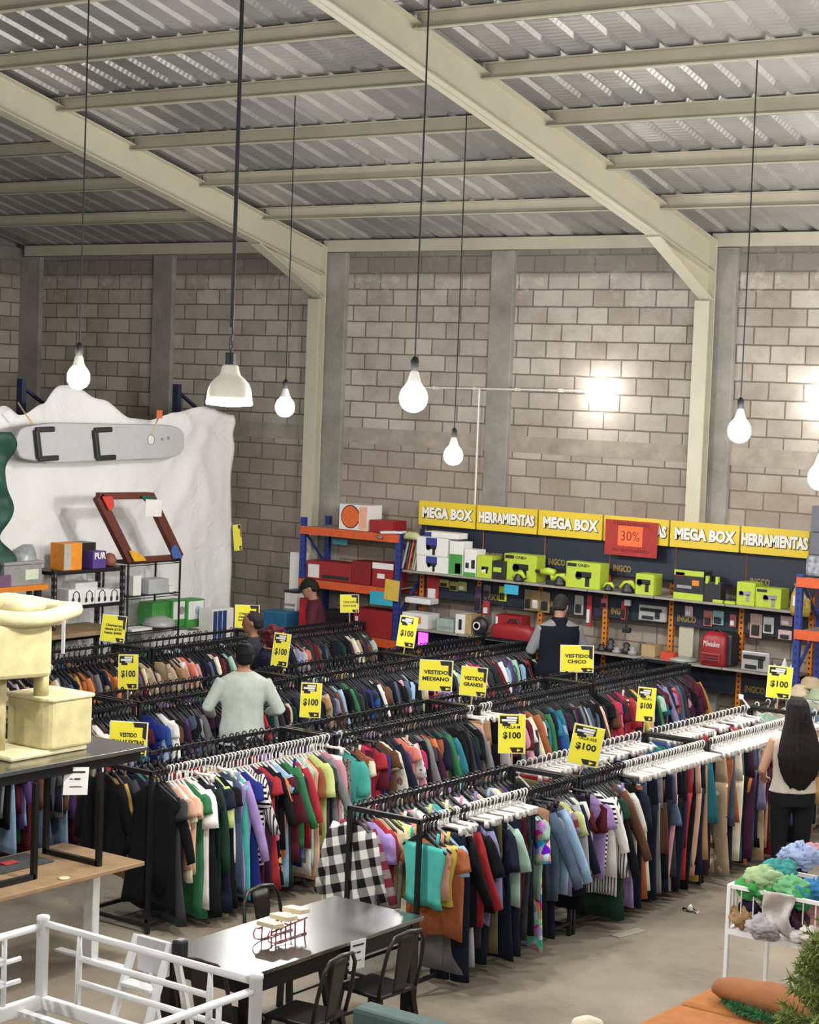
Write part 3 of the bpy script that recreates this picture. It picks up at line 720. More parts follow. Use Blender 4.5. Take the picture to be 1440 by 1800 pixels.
for i in range(6):
    a, b_ = EX[i], EX[i+1]; c = (a+b_)/2
    posn = ['first bay from the left', 'second bay from the left', 'third bay from the left', 'bay behind the red poster', 'second bay from the right end', 'bay at the right end'][i]
    t = thing('shelving_bay', 'dark wall shelving bay for tools, %s' % posn, 'shelving', (c, GY, 0), group='tool shelving bays')
    MB().span((a+.03, BACKP, 2.02), (b_-.03, BACKP+.03, 2.42)).build('back_panel', M_navy, t)
    MB().span((a+.03, BACKP, 1.52), (b_-.03, BACKP+.03, 1.86)).build('back_panel', M_navy, t)
    MB().span((a+.03, BACKP, .82), (b_-.03, BACKP+.03, 1.14)).build('back_panel', M_navy, t)
    MB().span((a+.03, BACKP, .1), (b_-.03, BACKP+.03, .42)).build('back_panel', M_navy, t)
    for z in (1.87, 1.17, .3): MB().span((a+.005, GF, z-.025), (b_-.005, BACKP, z)).build('shelf', M_shelfg, t, bevel=.004)
    for X in ((a, b_) if i == 5 else (a,)):
        MB().span((X-.03, BACKP-.01, .02), (X+.03, BACKP+.04, 2.42)).build('upright', perforated('orange_perforated', '#c9751f'), t)
        MB().span((X-.027, BACKP-.016, 2.0), (X+.027, BACKP-.011, 2.42)).build('upright_cover', M_navy, t)
    if i > 0:
        for z in (2.1, 1.6, .9):
            if i < 6: lettering('INGCO', .1, M_goldtxt, t, facing((a+.2, BACKP-.008, z), (1, 0, 0)), .004, .24, 'brand_lettering')
    s = base_mesh(MB().span((a+.012, GY-.012, 2.42), (b_-.012, GY+.012, 2.715)), 'yellow_sign', M_yel, 'yellow %s sign board above the tool shelves, %s' % (WORDS[i], posn), 'sign', 'yellow sign boards')
    tx = WORDS[i]
    M = facing((c, GY-.016, 2.57), (1, 0, 0))
    lettering(tx, .17, M_blk, s, Matrix.Translation((.004, 0, -.004)) @ M, .014, .76 if i % 2 == 0 else .8, 'lettering_outline')
    lettering(tx, .17, M_wtxt, s, Matrix.Translation((0, -.003, 0)) @ M, .009, .75 if i % 2 == 0 else .79, 'lettering')
# red poster hung over the fourth board
pa, pb = at(1066, 912, Y=GY-.04), at(1155, 985, Y=GY-.04)
t = base_mesh(MB().span((pa.x, GY-.05, pb.z+.02), (pb.x, GY-.046, pa.z)), 'poster', plain('red_card', '#9c2f2b', .8), 'red handwritten poster with an orange 30% note hung over a yellow sign', 'poster')
cx, cz = (pa.x+pb.x)/2, (pa.z+pb.z)/2+.01
MB().span((cx-.17, GY-.055, cz-.09), (cx+.15, GY-.051, cz+.14)).build('orange_note', plain('orange_note', '#e2693a', .8), t)
M_mark = plain('dark_marker', '#4a1f22', .8)
lettering('30%', .16, M_mark, t, facing((cx-.01, GY-.057, cz+.02), (1, 0, 0)), -.002, .24)
lettering('Herramienta', .075, M_mark, t, facing((cx, GY-.054, cz+.165), (1, 0, 0)), -.001, .46)
lettering('de descuento', .075, M_mark, t, facing((cx, GY-.054, cz-.135), (1, 0, 0)), -.001, .48)
# ---- boxes on the shelves.  px box -> carton standing on a shelf plane
def carton(px0, px1, pyt, zs, mat, label, yf=None, depth=.2, name='tool_box', face=None, group=None, cat='box', rz=0.):
    yf = yf or GF+.05
    a = at(px0, 1000, Y=yf); pb_ = [0]
    x0 = None
    # find bottom pixels by projecting the shelf
    lo = at(px0, pyt, Y=yf); hi = at(px1, pyt, Y=yf)
    h = max(.03, (lo.z+hi.z)/2-zs); x0, x1 = lo.x, hi.x
    t = thing(name, label, cat, ((x0+x1)/2, yf+depth/2, zs), group=group)
    MB().span((x0, yf, zs+.001), (x1, yf+depth, zs+h)).build('carton', mat, t, bevel=.004)
    if face: face(t, x0, x1, yf, zs, h)
    return t, x0, x1, h
def f_patch(mat, u0, u1, v0, v1, name='printed_panel'):
    def f(t, x0, x1, y, z, h):
        MB().span((x0+(x1-x0)*u0, y-.003, z+h*v0), (x0+(x1-x0)*u1, y+.001, z+h*v1)).build(name, mat, t)
    return f
def f_tool(mat, u, v, s=.5):
    """printed picture of a power tool: body, handle, disc"""
    def f(t, x0, x1, y, z, h):
        w_ = x1-x0; cx = x0+w_*u; cz = z+h*v; q = min(w_, h)*s; mb = MB()
        mb.span((cx-q*.5, y-.004, cz), (cx+q*.4, y+.001, cz+q*.3)); mb.span((cx+q*.05, y-.004, cz-q*.45), (cx+q*.3, y+.001, cz+.01)); mb.lathe([(q*.2, -.004), (q*.2, .001)], (cx-q*.35, y, cz+q*.08), 12, 'Y')
        mb.build('printed_tool', mat, t)
    return f
def f_all(*fs):
    def f(*a):
        for q in fs: q(*a)
    return f
def f_text(tx, mat, u, v, wd, sz=.05):
    def f(t, x0, x1, y, z, h): lettering(tx, sz, mat, t, facing((x0+(x1-x0)*u, y-.004, z+h*v), (1, 0, 0)), .001, wd*(x1-x0))
    return f
US, LS = 1.87, 1.17
blade = f_all(f_patch(M_bprint, .3, .65, .5, .98), f_tool(M_dark, .5, .38, .7))
_, x0, x1, h1 = carton(733, 788, 978, US, M_wbox, 'white carton with a blue panel, bottom of two on the upper shelf', face=blade, name='grinder_box')
_, _, _, h2 = carton(733, 788, 945, US+h1+.002, M_wbox, 'white carton with a blue panel, stacked on its twin', face=blade, name='grinder_box')
carton(747, 806, 936, US+h1+h2+.004, M_wbox, 'small flat white carton on top of the blue-panelled cartons', face=f_patch(M_bprint, .0, .2, .1, .9))
carton(791, 815, 952, US, M_wbox, 'tall white and green carton beside the blue-panelled cartons', face=f_all(f_patch(M_gbox, .02, .98, .02, .62), f_patch(M_wbox, .45, .85, .05, .35, 'printed_bottle')))
carton(817, 838, 966, US, M_wbox, 'tall white carton with a green foot and dark tool pictures', face=f_all(f_patch(M_gbox, .02, .98, .0, .15), f_patch(M_dark, .12, .4, .3, .5), f_patch(M_dark, .6, .9, .3, .62)))
carton(839, 865, 977, US, M_lime, 'small lime carton with a shiny window, left end of lime goods', face=f_all(f_patch(M_wbox, .35, .6, .25, .5), f_tool(M_dark, .6, .4, .5)))
carton(866, 886, 986, US, M_dark, 'small black and lime carton between two lime cartons', face=f_patch(M_lime, .1, .8, .4, .65))
lime_face = f_all(f_patch(M_dark, .03, .3, .82, .95, 'brand_panel'), f_text('ONE+', M_dark, .52, .88, .34), f_tool(M_dark, .55, .42, .75))
carton(887, 944, 975, US, M_lime, 'large lime carton with black tool pictures under the second yellow sign', face=lime_face, yf=GF+.12)
carton(996, 1056, 989, US, M_lime, 'large lime carton under the third yellow sign, beside the red poster', face=lime_face)
carton(1118, 1150, 1009, US, M_lime, 'small lime carton behind the loose lime tools', face=f_tool(M_dark, .5, .5, .8))
t, a, b_, h = carton(1186, 1238, 1003, US, M_dark, 'tall black, lime and white carton under the fifth yellow sign', face=f_all(f_patch(M_lime, 0, 1, 0, .22), f_patch(M_lime, 0, 1, .82, 1), f_patch(M_red, .05, .35, .8, .92), f_patch(M_orng, .62, .85, .5, .68), f_patch(M_grey, .1, .6, .38, .48)))
carton(1296, 1328, 1024, US, M_lime, 'lime carton with a tool picture, left one of the last pair', face=f_tool(M_grey, .5, .45, .7))
carton(1329, 1374, 1034, US, M_lime, 'lime carton with a saw picture at the right end of the shelf', face=f_all(f_patch(M_dark, .05, .45, .78, .92, 'brand_panel'), f_tool(M_grey, .6, .42, .8)))
def drill(px, py, label, s=1., mat=None, yf=GF+.09, flip=1, zs=US):
    p = at(px, py, Y=yf); x = p.x; t = thing('power_tool', label, 'power tool', (x, yf, zs)); mat = mat or M_lime
    mb = MB(); mb.tube([(x-flip*.1*s, yf, zs+.13*s), (x-flip*.02*s, yf, zs+.14*s), (x+flip*.07*s, yf, zs+.13*s)], [.032*s, .04*s, .034*s], 12); mb.tube([(x+flip*.03*s, yf, zs+.12*s), (x+flip*.05*s, yf, zs+.03*s)], [.024*s, .022*s], 10); mb.build('body', mat, t, True)
    MB().span((x-.02*s, yf-.04*s, zs+.001), (x+flip*.03*s+.06*s, yf+.04*s, zs+.05*s)).build('battery', M_dark, t, bevel=.006)
    MB().cyl((x-flip*.1*s, yf, zs+.13*s), (x-flip*.17*s, yf, zs+.13*s), .018*s, 10).build('chuck', M_dark, t, True)
    return t
def sander(px, py, label, s=1., zs=US, yf=GF+.08):
    p = at(px, py, Y=yf); x = p.x; t = thing('power_tool', label, 'power tool', (x, yf, zs))
    MB().lathe([(.07*s, zs+.001), (.075*s, zs+.03*s), (.05*s, zs+.06*s), (.05*s, zs+.09*s), (.02*s, zs+.13*s)], (x, yf, 0), 16).build('body', M_dark, t, True)
    MB().tube([(x-.1*s, yf, zs+.05*s), (x-.04*s, yf, zs+.11*s), (x+.05*s, yf, zs+.12*s), (x+.1*s, yf, zs+.06*s)], [.02*s, .03*s, .032*s, .022*s], 10).build('handle', M_lime, t, True)
    return t
sander(912, 1012, 'black power tool standing in front of the large lime carton', .85, yf=GF+.05)
drill(966, 1010, 'lime and black drill standing under the third yellow sign', 1.1); sander(985, 1012, 'lime and black tool right of the drill, third bay', 1.)
sander(1070, 1030, 'flat lime tool under the red poster', .7); sander(1104, 1028, 'round lime and black tool before the small lime carton', 1.)
p = at(1256, 1020, Y=GF+.1); t = thing('tool_case', 'black battery charger case with lime straps under the last signs', 'case', (p.x, GF+.1, US))
MB().span((p.x-.12, GF+.06, US+.001), (p.x+.1, GF+.2, US+.22)).build('case', M_dark, t, bevel=.01)
for dx in (-.07, .05): MB().span((p.x+dx-.015, GF+.055, US+.2), (p.x+dx+.015, GF+.1, US+.28)).build('strap', M_lime, t)
for px, lb in ((1262, 'small lime block in front of the black case, left one'), (1283, 'small lime block in front of the black case, right one')):
    p = at(px, 1050, Y=GF+.02); base_mesh(MB().span((p.x-.06, GF+.01, US+.001), (p.x+.06, GF+.05, US+.035)), 'battery_pack', M_lime, lb, 'battery', 'lime battery packs', bevel=.006)
# lower shelf goods
carton(707, 752, 1078, LS, M_wbox, 'white carton with an orange mark, left end of the lower shelf', face=f_patch(M_orng, .5, .75, .3, .8), depth=.25)
p = at(742, 1075, Y=GF+.2); base_mesh(MB().span((p.x-.2, GF+.1, LS+.29), (p.x+.18, GF+.3, LS+.36)), 'plastic_box', M_wbox, 'flat white plastic-wrapped box on the left cartons', 'box', bevel=.015)
carton(768, 797, 1088, LS, plain('pale_mint_box', '#93a59a', .5), 'pale mint box with dots beside the phone-case carton', face=f_patch(M_grey, .1, .9, .2, .45))
carton(801, 817, 1080, LS, M_wbox, 'white carton showing a black oblong device', face=f_patch(M_dark, .38, .72, .2, .75, 'printed_device'), depth=.22)
carton(818, 829, 1081, LS, M_card, 'narrow brown carton beside the device carton', yf=GF+.07)
p = at(845, 1100, Y=GF+.1); t = thing('desk_fan', 'black round device with white rings on the lower shelf', 'device', (p.x, GF+.1, LS))
MB().lathe([(.09, -.04), (.11, 0), (.09, .04)], (p.x, GF+.1, LS+.12), 18, 'Y').build('housing', M_dark, t, True)
mb = MB(); mb.lathe([(.05, -.06), (.05, -.05), (.035, -.05), (.035, -.06)], (p.x-.02, GF+.1, LS+.12), 16, 'Y').build('ring', M_wbox, t); MB().span((p.x-.06, GF+.06, LS+.001), (p.x+.06, GF+.14, LS+.02)).build('foot', M_dark, t)
M_redp = plain('red_plastic', '#8f2026', .45)
carton(872, 917, 1082, LS, M_redp, 'red carton with white script behind the red tool bag', face=f_all(f_patch(M_wbox, .0, .08, .1, .9), f_patch(M_wbox, .2, .6, .45, .55), f_patch(M_wbox, .7, .85, .2, .5)), yf=GF+.16)
def bag(pxa, pxb, pyt, zs, label, yf, mat, d=.22, name='tool_bag'):
    a = at(pxa, pyt, Y=yf); b_ = at(pxb, pyt, Y=yf); h = (a.z+b_.z)/2-zs; t = thing(name, label, 'bag', ((a.x+b_.x)/2, yf+d/2, zs))
    mb = MB(); cx = (a.x+b_.x)/2; wv = (b_.x-a.x)/2
    mb.rings([[Vector((cx+wv*k*math.copysign(abs(math.cos(q))**.5, math.cos(q)), yf+d/2+d/2*k*math.copysign(abs(math.sin(q))**.5, math.sin(q)), zs+.002+h*zz)) for q in [2*PI*j/20 for j in range(20)]] for zz, k in ((0, .94), (.1, 1.), (.6, .98), (.85, .9), (1., .55))])
    mb.build('body', mat, t, True); return t, cx, wv, h
t, cx, wv, h = bag(858, 935, 1098, LS, 'red soft tool bag slumped on the lower shelf', GF+.02, M_redp, .2)
MB().tube([(cx-.1, GF+.1, LS+h*.9), (cx-.05, GF+.1, LS+h+.05), (cx+.05, GF+.1, LS+h+.05), (cx+.1, GF+.1, LS+h*.9)], .012, 8).build('handle', M_dark, t)
t, cx, wv, h = bag(1229, 1276, 1112, LS, 'red and black backpack standing on the lower shelf', GF+.0, M_redp, .2, 'backpack')
MB().span((cx-wv*.75, GF-.014, LS+.04), (cx+wv*.7, GF+.01, LS+h*.4)).build('front_pocket', M_redp, t, bevel=.01)
lettering('Milwaukee', .09, M_wtxt, t, facing((cx, GF-.006, LS+h*.66), (1, 0, 0)), 0, wv*1.2)
for q in (.16, .24, .32): MB().span((cx-wv*.6, GF-.018, LS+h*q-.006), (cx+wv*.55, GF-.012, LS+h*q+.006)).build('strap', M_dark, t)
MB().span((cx+wv*.9, GF+.05, LS+.01), (cx+wv*1.35, GF+.26, LS+h*.98)).build('side_panel', M_dark, t, bevel=.03)
MB().tube([(cx-.06, GF+.12, LS+h*.97), (cx, GF+.12, LS+h+.05), (cx+.06, GF+.12, LS+h*.97)], .012, 8).build('handle', M_dark, t)
def gunbox(pa_, pb_, yf, label, hang=False):
    a = at(pa_[0], pa_[1], Y=yf); b_ = at(pb_[0], pb_[1], Y=yf); zt, zb_ = (a.z, b_.z) if hang else (a.z, LS+.002)
    t = thing('blister_pack', label, 'package', ((a.x+b_.x)/2, yf, zb_))
    MB().span((a.x, yf, zb_), (b_.x, yf+.05, zt)).build('pack', plain('grey_blister', '#a3a3a2', .25), t, bevel=.012)
    w_ = b_.x-a.x; hh = zt-zb_; mb = MB(); mb.span((a.x+w_*.08, yf-.012, zb_+hh*.62), (a.x+w_*.85, yf, zb_+hh*.82)); mb.span((a.x+w_*.62, yf-.012, zb_+hh*.2), (a.x+w_*.78, yf, zb_+hh*.66)); mb.span((a.x+w_*.15, yf-.012, zb_+hh*.12), (a.x+w_*.55, yf, zb_+hh*.32))
    mb.build('gun_shape', M_dark, t); return t
gunbox((1123, 1062), (1170, 1095), BACKP-.06, 'grey blister pack with a dark gun-shaped tool hung on the back panel', True)
gunbox((1304, 1143), (1352, 1175), GF+.02, 'grey blister pack with a dark gun-shaped tool standing on the lower shelf')
carton(1128, 1152, 1134, LS, M_card, 'small brown carton on the lower shelf left of the red backpack', yf=GF+.1)
carton(1161, 1184, 1147, LS, plain('red_orange_tray', '#c2402c', .5), 'low red tray on the lower shelf', depth=.12)
p = at(1195, 1155, Y=GF+.08); o = base_mesh(MB().lathe([(.16, .0), (.17, .012), (.15, .03), (.05, .045), (.01, .048)], (p.x, GF+.17, LS+.001), 20), 'clear_package', plain('clear_wrap', '#9ea39a', .2), 'flat clear plastic package lying left of the red backpack', 'package', smooth=True)
for k, (px, py, hh) in enumerate(((1058, 1128, .08), (1072, 1118, .15), (1085, 1130, .07), (1100, 1122, .13), (1113, 1125, .1))):
    p = at(px, py, Y=GF+.1); t = thing('tool_accessory', '%s on the lower shelf below the red poster' % ['small round black accessory, leftmost', 'tall black stand', 'short grey coil', 'dark round brush head', 'grey oval fitting, rightmost'][k], 'tool part', (p.x, GF+.1, LS))
    MB().lathe([(.05, LS+.001), (.055, LS+hh*.4), (.03, LS+hh*.55), (.045, LS+hh*.8), (.02, LS+hh)], (p.x, GF+.1+.03*(k % 2), 0), 14).build('body', [M_dark, M_dark, M_grey, M_dark, M_grey][k], t, True)
for k, (px, hh) in enumerate(((1362, .1), (1380, .17), (1393, .12))):
    p = at(px, 1165, Y=GF+.12); base_mesh(MB().lathe([(.055, LS+.001), (.05, LS+hh*.3), (.02, LS+hh*.8), (.008, LS+hh)], (p.x, GF+.12, 0), 14), 'paper_cone', M_wbox, ['short white cone at the left of three', 'tallest white cone of three', 'white cone beside the blue post'][k]+' on the lower shelf', 'cone', 'white cones', True)
# packs hanging from the back panel
HP = [((749, 1012, 768, 1062), '#b3343a', 'tall red and white blister pack hung on the first panel'), ((771, 1018, 787, 1033), '#b59a5c', 'small tan pack hung beside the tall red pack'), ((789, 1022, 803, 1040), '#93a04a', 'small olive pack, left of a pair'), ((804, 1022, 818, 1040), '#98a552', 'small olive pack, right of a pair'),
      ((834, 1030, 843, 1078), '#4a3b58', 'narrow dark purple tool hung on the second panel'), ((849, 1028, 860, 1052), '#5d5d5f', 'grey blister pack hung above a red tool'), ((848, 1056, 858, 1082), '#a3353a', 'narrow red tool hung below a grey pack'), ((876, 1030, 888, 1058), '#b9cb3a', 'lime pack hung in front of the second panel'),
      ((921, 1036, 933, 1074), '#8d8264', 'black and tan pack, first of the row beside the capped man'), ((934, 1038, 947, 1075), '#a08a50', 'black and gold pack, second of the row beside the capped man'), ((949, 1040, 964, 1078), '#8d7d58', 'black and gold pack, third of the row beside the capped man'), ((1009, 1046, 1023, 1082), '#a7a49c', 'white pack hung right of the capped man'),
      ((1031, 1046, 1037, 1102), '#b0303a', 'long thin red tool hung below the third sign'), ((1055, 1052, 1066, 1070), '#c26a6a', 'small pink pack hung on the orange upright'), ((1091, 1057, 1098, 1090), '#b23a40', 'thin red pack hung beside the dark mop tool'), ((1203, 1065, 1216, 1085), '#c9b0b0', 'small white and red pack hung on the fifth panel'),
      ((1236, 1073, 1250, 1102), '#a8655c', 'red-headed pack hung above the backpack'), ((1252, 1073, 1270, 1100), '#7fa6a8', 'pale blue pack hung above the backpack'), ((1282, 1080, 1292, 1103), '#b5605c', 'small red pack hung right of the pale blue one'), ((1318, 1078, 1337, 1123), '#b59a92', 'beige and red pack of cables hung on the last panel'), ((1341, 1084, 1358, 1115), '#c9ccc8', 'white pack with dark pictures hung on the last panel'), ((1371, 1082, 1391, 1102), '#c4a3a3', 'upper of two white and red tape packs'), ((1367, 1107, 1390, 1126), '#c9a8a8', 'lower of two white and red tape packs')]
for k, ((xa, ya, xb, yb), hx, lb) in enumerate(HP):
    a = at(xa, ya, Y=BACKP-.05); b_ = at(xb, yb, Y=BACKP-.05)
    t = thing('hanging_pack', lb, 'package', ((a.x+b_.x)/2, BACKP-.03, b_.z), group='packs on the back panels')
    MB().span((a.x, BACKP-.03, b_.z), (b_.x, BACKP-.012, a.z)).build('card', plain('pack_'+hx, hx, .5), t, bevel=.004)
    w_, hh = b_.x-a.x, a.z-b_.z
    mb = MB(); mb.span((a.x+w_*.2, BACKP-.055, b_.z+hh*.12), (a.x+w_*.8, BACKP-.03, b_.z+hh*.55)); mb.build('blister', M_dark if k % 3 else M_wbox, t, bevel=.006)
    MB().span((a.x+w_*.45, BACKP-.03, a.z-.01), (a.x+w_*.55, BACKP+.0, a.z+.004)).build('hook', M_grey, t)
# mop-like tool, teal cloths, glow screen, yellow bag
p = at(1103, 1062, Y=BACKP-.06); q = at(1103, 1105, Y=BACKP-.06); t = thing('floor_tool', 'black long-handled tool with a white top hung below the red poster', 'tool', (p.x, BACKP-.05, q.z))
MB().cyl((p.x, BACKP-.05, q.z), (p.x, BACKP-.05, p.z), .012, 8).build('handle', M_dark, t); MB().span((p.x-.05, BACKP-.08, q.z-.05), (p.x+.05, BACKP-.02, q.z+.01)).build('head', M_dark, t, bevel=.01); MB().span((p.x-.04, BACKP-.07, p.z-.02), (p.x+.04, BACKP-.03, p.z+.05)).build('cap', M_wbox, t, bevel=.008)
def paper(px0, py0, px1, py1, Y, hx, label, name='price_card', emit=0., tilt=0.):
    a = at(px0, py0, Y=Y); b_ = at(px1, py1, Y=Y)
    mb = MB(); mb.box((0, 0, 0), (b_.x-a.x, .004, a.z-b_.z), 0, 0, tilt); o = mb.build(name, plain('paper_'+hx, hx, .7, emit=emit)); o.location = ((a.x+b_.x)/2, Y, (a.z+b_.z)/2)
    return tag(o, label, 'card')
paper(887, 1027, 911, 1046, GF-.03, '#2f9fc0', 'small bright blue card clipped to the upper shelf edge')
o = paper(736, 1111, 752, 1136, GF-.02, '#c04be0', 'small screen glowing magenta under the lower shelf', 'display_screen', 1.6); o['category'] = 'screen'
p = at(1408, 1055, Y=GF-.02); t = thing('snack_bag', 'yellow plastic bag hung at the right end of the upper shelf', 'bag', (p.x, GF-.02, p.z-.17))
MB().loft([((p.x, GF-.02, p.z-.17), .1, .03), ((p.x, GF-.02, p.z-.1), .12, .06), ((p.x, GF-.02, p.z+.05), .11, .05), ((p.x, GF-.02, p.z+.14), .07, .02), ((p.x, GF-.02, p.z+.17), .09, .01)], 14).build('bag', plain('yellow_wrap', '#b59a3e', .4, var=.4, scale=30), t, True)
MB().span((p.x-.06, GF-.09, p.z-.06), (p.x+.06, GF-.075, p.z+.05)).build('label_panel', M_wbox, t)
p = at(722, 985, Y=GF+.15); t = thing('tool_bundle', 'bundle of long tools and rods standing at the left end of the upper shelf', 'tools', (p.x, GF+.15, US))
for k, hx in enumerate(('#9a9a95', '#2b2b2e', '#c2572f', '#8e8f52', '#b0aea5')):
    MB().cyl((p.x-.1+k*.045, GF+.12+.02*(k % 2), US+.001), (p.x-.1+k*.045+.02, GF+.2, US+.33+.03*(k % 3)), .014, 8).build('rod', plain('rod_'+hx, hx, .5), t)
p = at(727, 938, Y=GF+.12); base_mesh(MB().loft([((p.x-.13, GF+.12, 2.26), .03, .03, (1, 0, 0)), ((p.x-.05, GF+.1, 2.29), .06, .05, (1, 0, 0)), ((p.x+.05, GF+.13, 2.28), .05, .05, (1, 0, 0)), ((p.x+.13, GF+.12, 2.24), .03, .03, (1, 0, 0))], 12), 'work_gloves', plain('pale_lime_glove', '#b8ba86', .8, var=.3), 'pale yellow work gloves on top of the rods by the first sign', 'gloves', smooth=True)
# ================================================================== blue and orange pallet racks
M_rblue = plain('rack_blue', '#25377e', .5); M_rorange = plain('rack_orange', '#c8562c', .5)
M_rnavy = plain('rack_navy', '#1d2440', .5)
def upright(t, x, y0, y1, h, mat=None, w_=.07):
    mat = mat or M_rblue
    for y in (y0, y1):
        MB().bar((x, y, 0), (x, y, h), w_, .055).build('post', perforated('blue_perforated', '#25377e', '#16204a', .08), t)
    mb = MB(); z = .25; s = 1
    while z+.5 < h: mb.bar((x, y0 if s else y1, z), (x, y1 if s else y0, z+.5), .03, .02); z += .5; s = 1-s
    mb.build('brace', mat, t)
ra, rb = at(531, 925, Y=19.1), at(706, 940, Y=19.1)
XA, XB = ra.x+.03, rb.x-.03
t = thing('pallet_rack', 'blue and orange pallet rack left of the yellow signs', 'rack', ((XA+XB)/2, 19.25, 0))
upright(t, XA, 19.1, 19.6, 2.4); upright(t, XB, 19.1, 19.6, 2.34)
for z in (2.29, 1.62, .98, .3):
    for y in (19.07, 19.63): MB().span((XA-.02, y-.02, z-.1), (XB+.02, y+.02, z)).build('beam', M_rorange, t)
    MB().span((XA+.04, 19.09, z-.02), (XB-.04, 19.61, z-.005)).build('deck', plain('grey_deck', '#8b8880', .6), t)
def crate(px0, px1, pyt, zs, mat, lb, yf=19.12, depth=.3, face=None, name='carton'): return carton(px0, px1, pyt, zs, mat, lb, yf, depth, name, face)
def f_disc(mat, u=.5, v=.5, s=.45):
    def f(t, x0, x1, y, z, h):
        q = min(x1-x0, h)*s; MB().lathe([(q, -.004), (q, .001)], (x0+(x1-x0)*u, y, z+h*v), 28, 'Y').build('printed_disc', mat, t); MB().lathe([(q*1.1, -.002), (q*1.1, .001)], (x0+(x1-x0)*u, y, z+h*v), 28, 'Y').build('printed_ring', M_dark, t)
    return f
M_oprint = plain('orange_print', '#d3602a', .5)
def f_cord(t, x0, x1, y, z, h):
    w_ = x1-x0
    MB().span((x0+w_*.7, y-.003, z+h*.05), (x0+w_*.99, y+.001, z+h*.95)).build('printed_panel', plain('pale_orange', '#d9a58a', .6), t)
crate(597, 647, 887, 2.29, M_wbox, 'white carton with a big orange disc on top of the blue rack', face=f_all(f_disc(M_oprint, .4, .52, .42), f_cord))
crate(650, 690, 915, 2.29, M_redp, 'red flat carton on top of the blue rack')
p = at(692, 930, Y=19.1); t = thing('cordless_tool', 'white and grey boxed tool hanging over the top orange beam', 'tool', (p.x, 19.12, 2.29))
MB().box((p.x, 19.1, 2.312), (.3, .14, .03), .15, 0, -.06).build('panel', M_wbox, t, bevel=.006); MB().tube([(p.x-.18, 19.04, 2.3), (p.x-.1, 19.03, 2.32), (p.x-.12, 19.03, 2.23), (p.x-.22, 19.04, 2.25)], .016, 8).build('strap', M_grey, t, True)
crate(540, 618, 988, 1.62, M_redp, 'long red carton with a white panel on the middle rack level', face=f_all(f_patch(M_wbox, .03, .28, .1, .8), f_patch(M_dark, .35, .95, .12, .3)))
crate(619, 652, 987, 1.62, plain('deep_red', '#7c1a1c', .5), 'dark red carton, middle of the middle rack level')
crate(655, 692, 990, 1.62, M_redp, 'red and white carton near the right post of the blue rack', face=f_all(f_patch(M_wbox, 0, 1, .75, 1), f_patch(M_wbox, .25, .6, .35, .55)), yf=19.1)
crate(622, 690, 1072, .98, plain('dull_red', '#8d2528', .5), 'wide red carton on the low rack level', face=f_patch(M_wbox, .05, .12, .3, .7))
crate(560, 615, 1075, .98, M_dark, 'black carton on the low rack level behind the maroon shirt')
paper(677, 1018, 701, 1057, 19.03, '#c9ab45', 'yellow card with a white label hung on the right blue post', tilt=.06)
paper(651, 1038, 690, 1066, 19.04, '#2fa0b8', 'bright blue card below the middle orange beam')
paper(585, 946, 611, 959, 19.5, '#5aa7b8', 'small pale blue card behind the top of the blue rack')
# right pallet rack at the edge
p = at(1402, 1120, Y=18.75); XR = p.x
t = thing('pallet_rack', 'blue and orange pallet rack cut by the right edge of the photo', 'rack', (XR+1, 19.0, 0))
upright(t, XR, 18.75, 19.3, 2.3); upright(t, XR+2.0, 18.75, 19.3, 2.3)
for z in (2.27, 1.72, .9):
    for y in (18.72, 19.33): MB().span((XR-.02, y-.02, z-.1), (XR+2.02, y+.02, z)).build('beam', M_rorange, t)
    MB().span((XR+.04, 18.74, z-.02), (XR+1.96, 19.31, z-.005)).build('deck', plain('grey_deck', '#8b8880', .6), t)
M_gspk = plain('grey_fabric_box', '#5d6068', .7)
a = at(1424, 880, Y=18.85); zc = 2.28
base_mesh(MB().span((a.x, 18.8, 2.28), (a.x+.6, 19.2, 2.5)), 'clear_bag', plain('clear_grey_bag', '#8d9098', .25, var=.5, scale=20), 'grey clear plastic bag on top of the right rack', 'bag', bevel=.04)
base_mesh(MB().span((a.x+.02, 18.85, 2.505), (a.x+.6, 19.2, 2.74)), 'storage_box', M_gspk, 'lower dark grey box stacked on the right rack', 'box', bevel=.01)
base_mesh(MB().span((a.x+.02, 18.86, 2.745), (a.x+.6, 19.2, 3.02)), 'storage_box', M_gspk, 'upper dark grey box behind the bulb at the right edge', 'box', bevel=.01)
base_mesh(MB().span((XR+.1, 18.75, .905), (XR+.7, 19.1, 1.12)), 'carton', M_wbox, 'pale carton on the low level of the right rack', 'box', bevel=.01)
# ================================================================== left side: covered rack, sheet, board
SX = -16.5
t = thing('pallet_rack', 'tall dark blue rack covered by the white sheet', 'rack', (SX-.5, 16.6, 0))
for py, lb in ((at(38, 680, X=-16.95).y, 0), (at(311, 695, X=-16.95).y, 0), (18.75, 0)):
    for yy in (py, py+.85) if py < 18.5 else (py,):
        MB().bar((-16.95, yy, 0), (-16.95, yy, (4.03 if yy == py else 3.45) if py < 18.5 else 3.3), .09, .07).build('post', M_rnavy, t)
    if py > 18.5: continue
    mb = MB()
    for k in range(7): mb.bar((-16.95, py if k % 2 else py+.85, .55+k*.485), (-16.95, py+.85 if k % 2 else py, .55+(k+1)*.485), .05, .03)
    mb.build('brace', M_rnavy, t)
for z in (2.0, 3.3): MB().span((-17.0, 13.4, z-.1), (-16.93, 18.8, z)).build('beam', M_rnavy, t)
M_sheet = newmat('white_sheet_cloth'); _m, _nt, _b = M_sheet; _b.inputs['Base Color'].default_value = (*lin('#e4e3e1'), 1); _b.inputs['Roughness'].default_value = .75
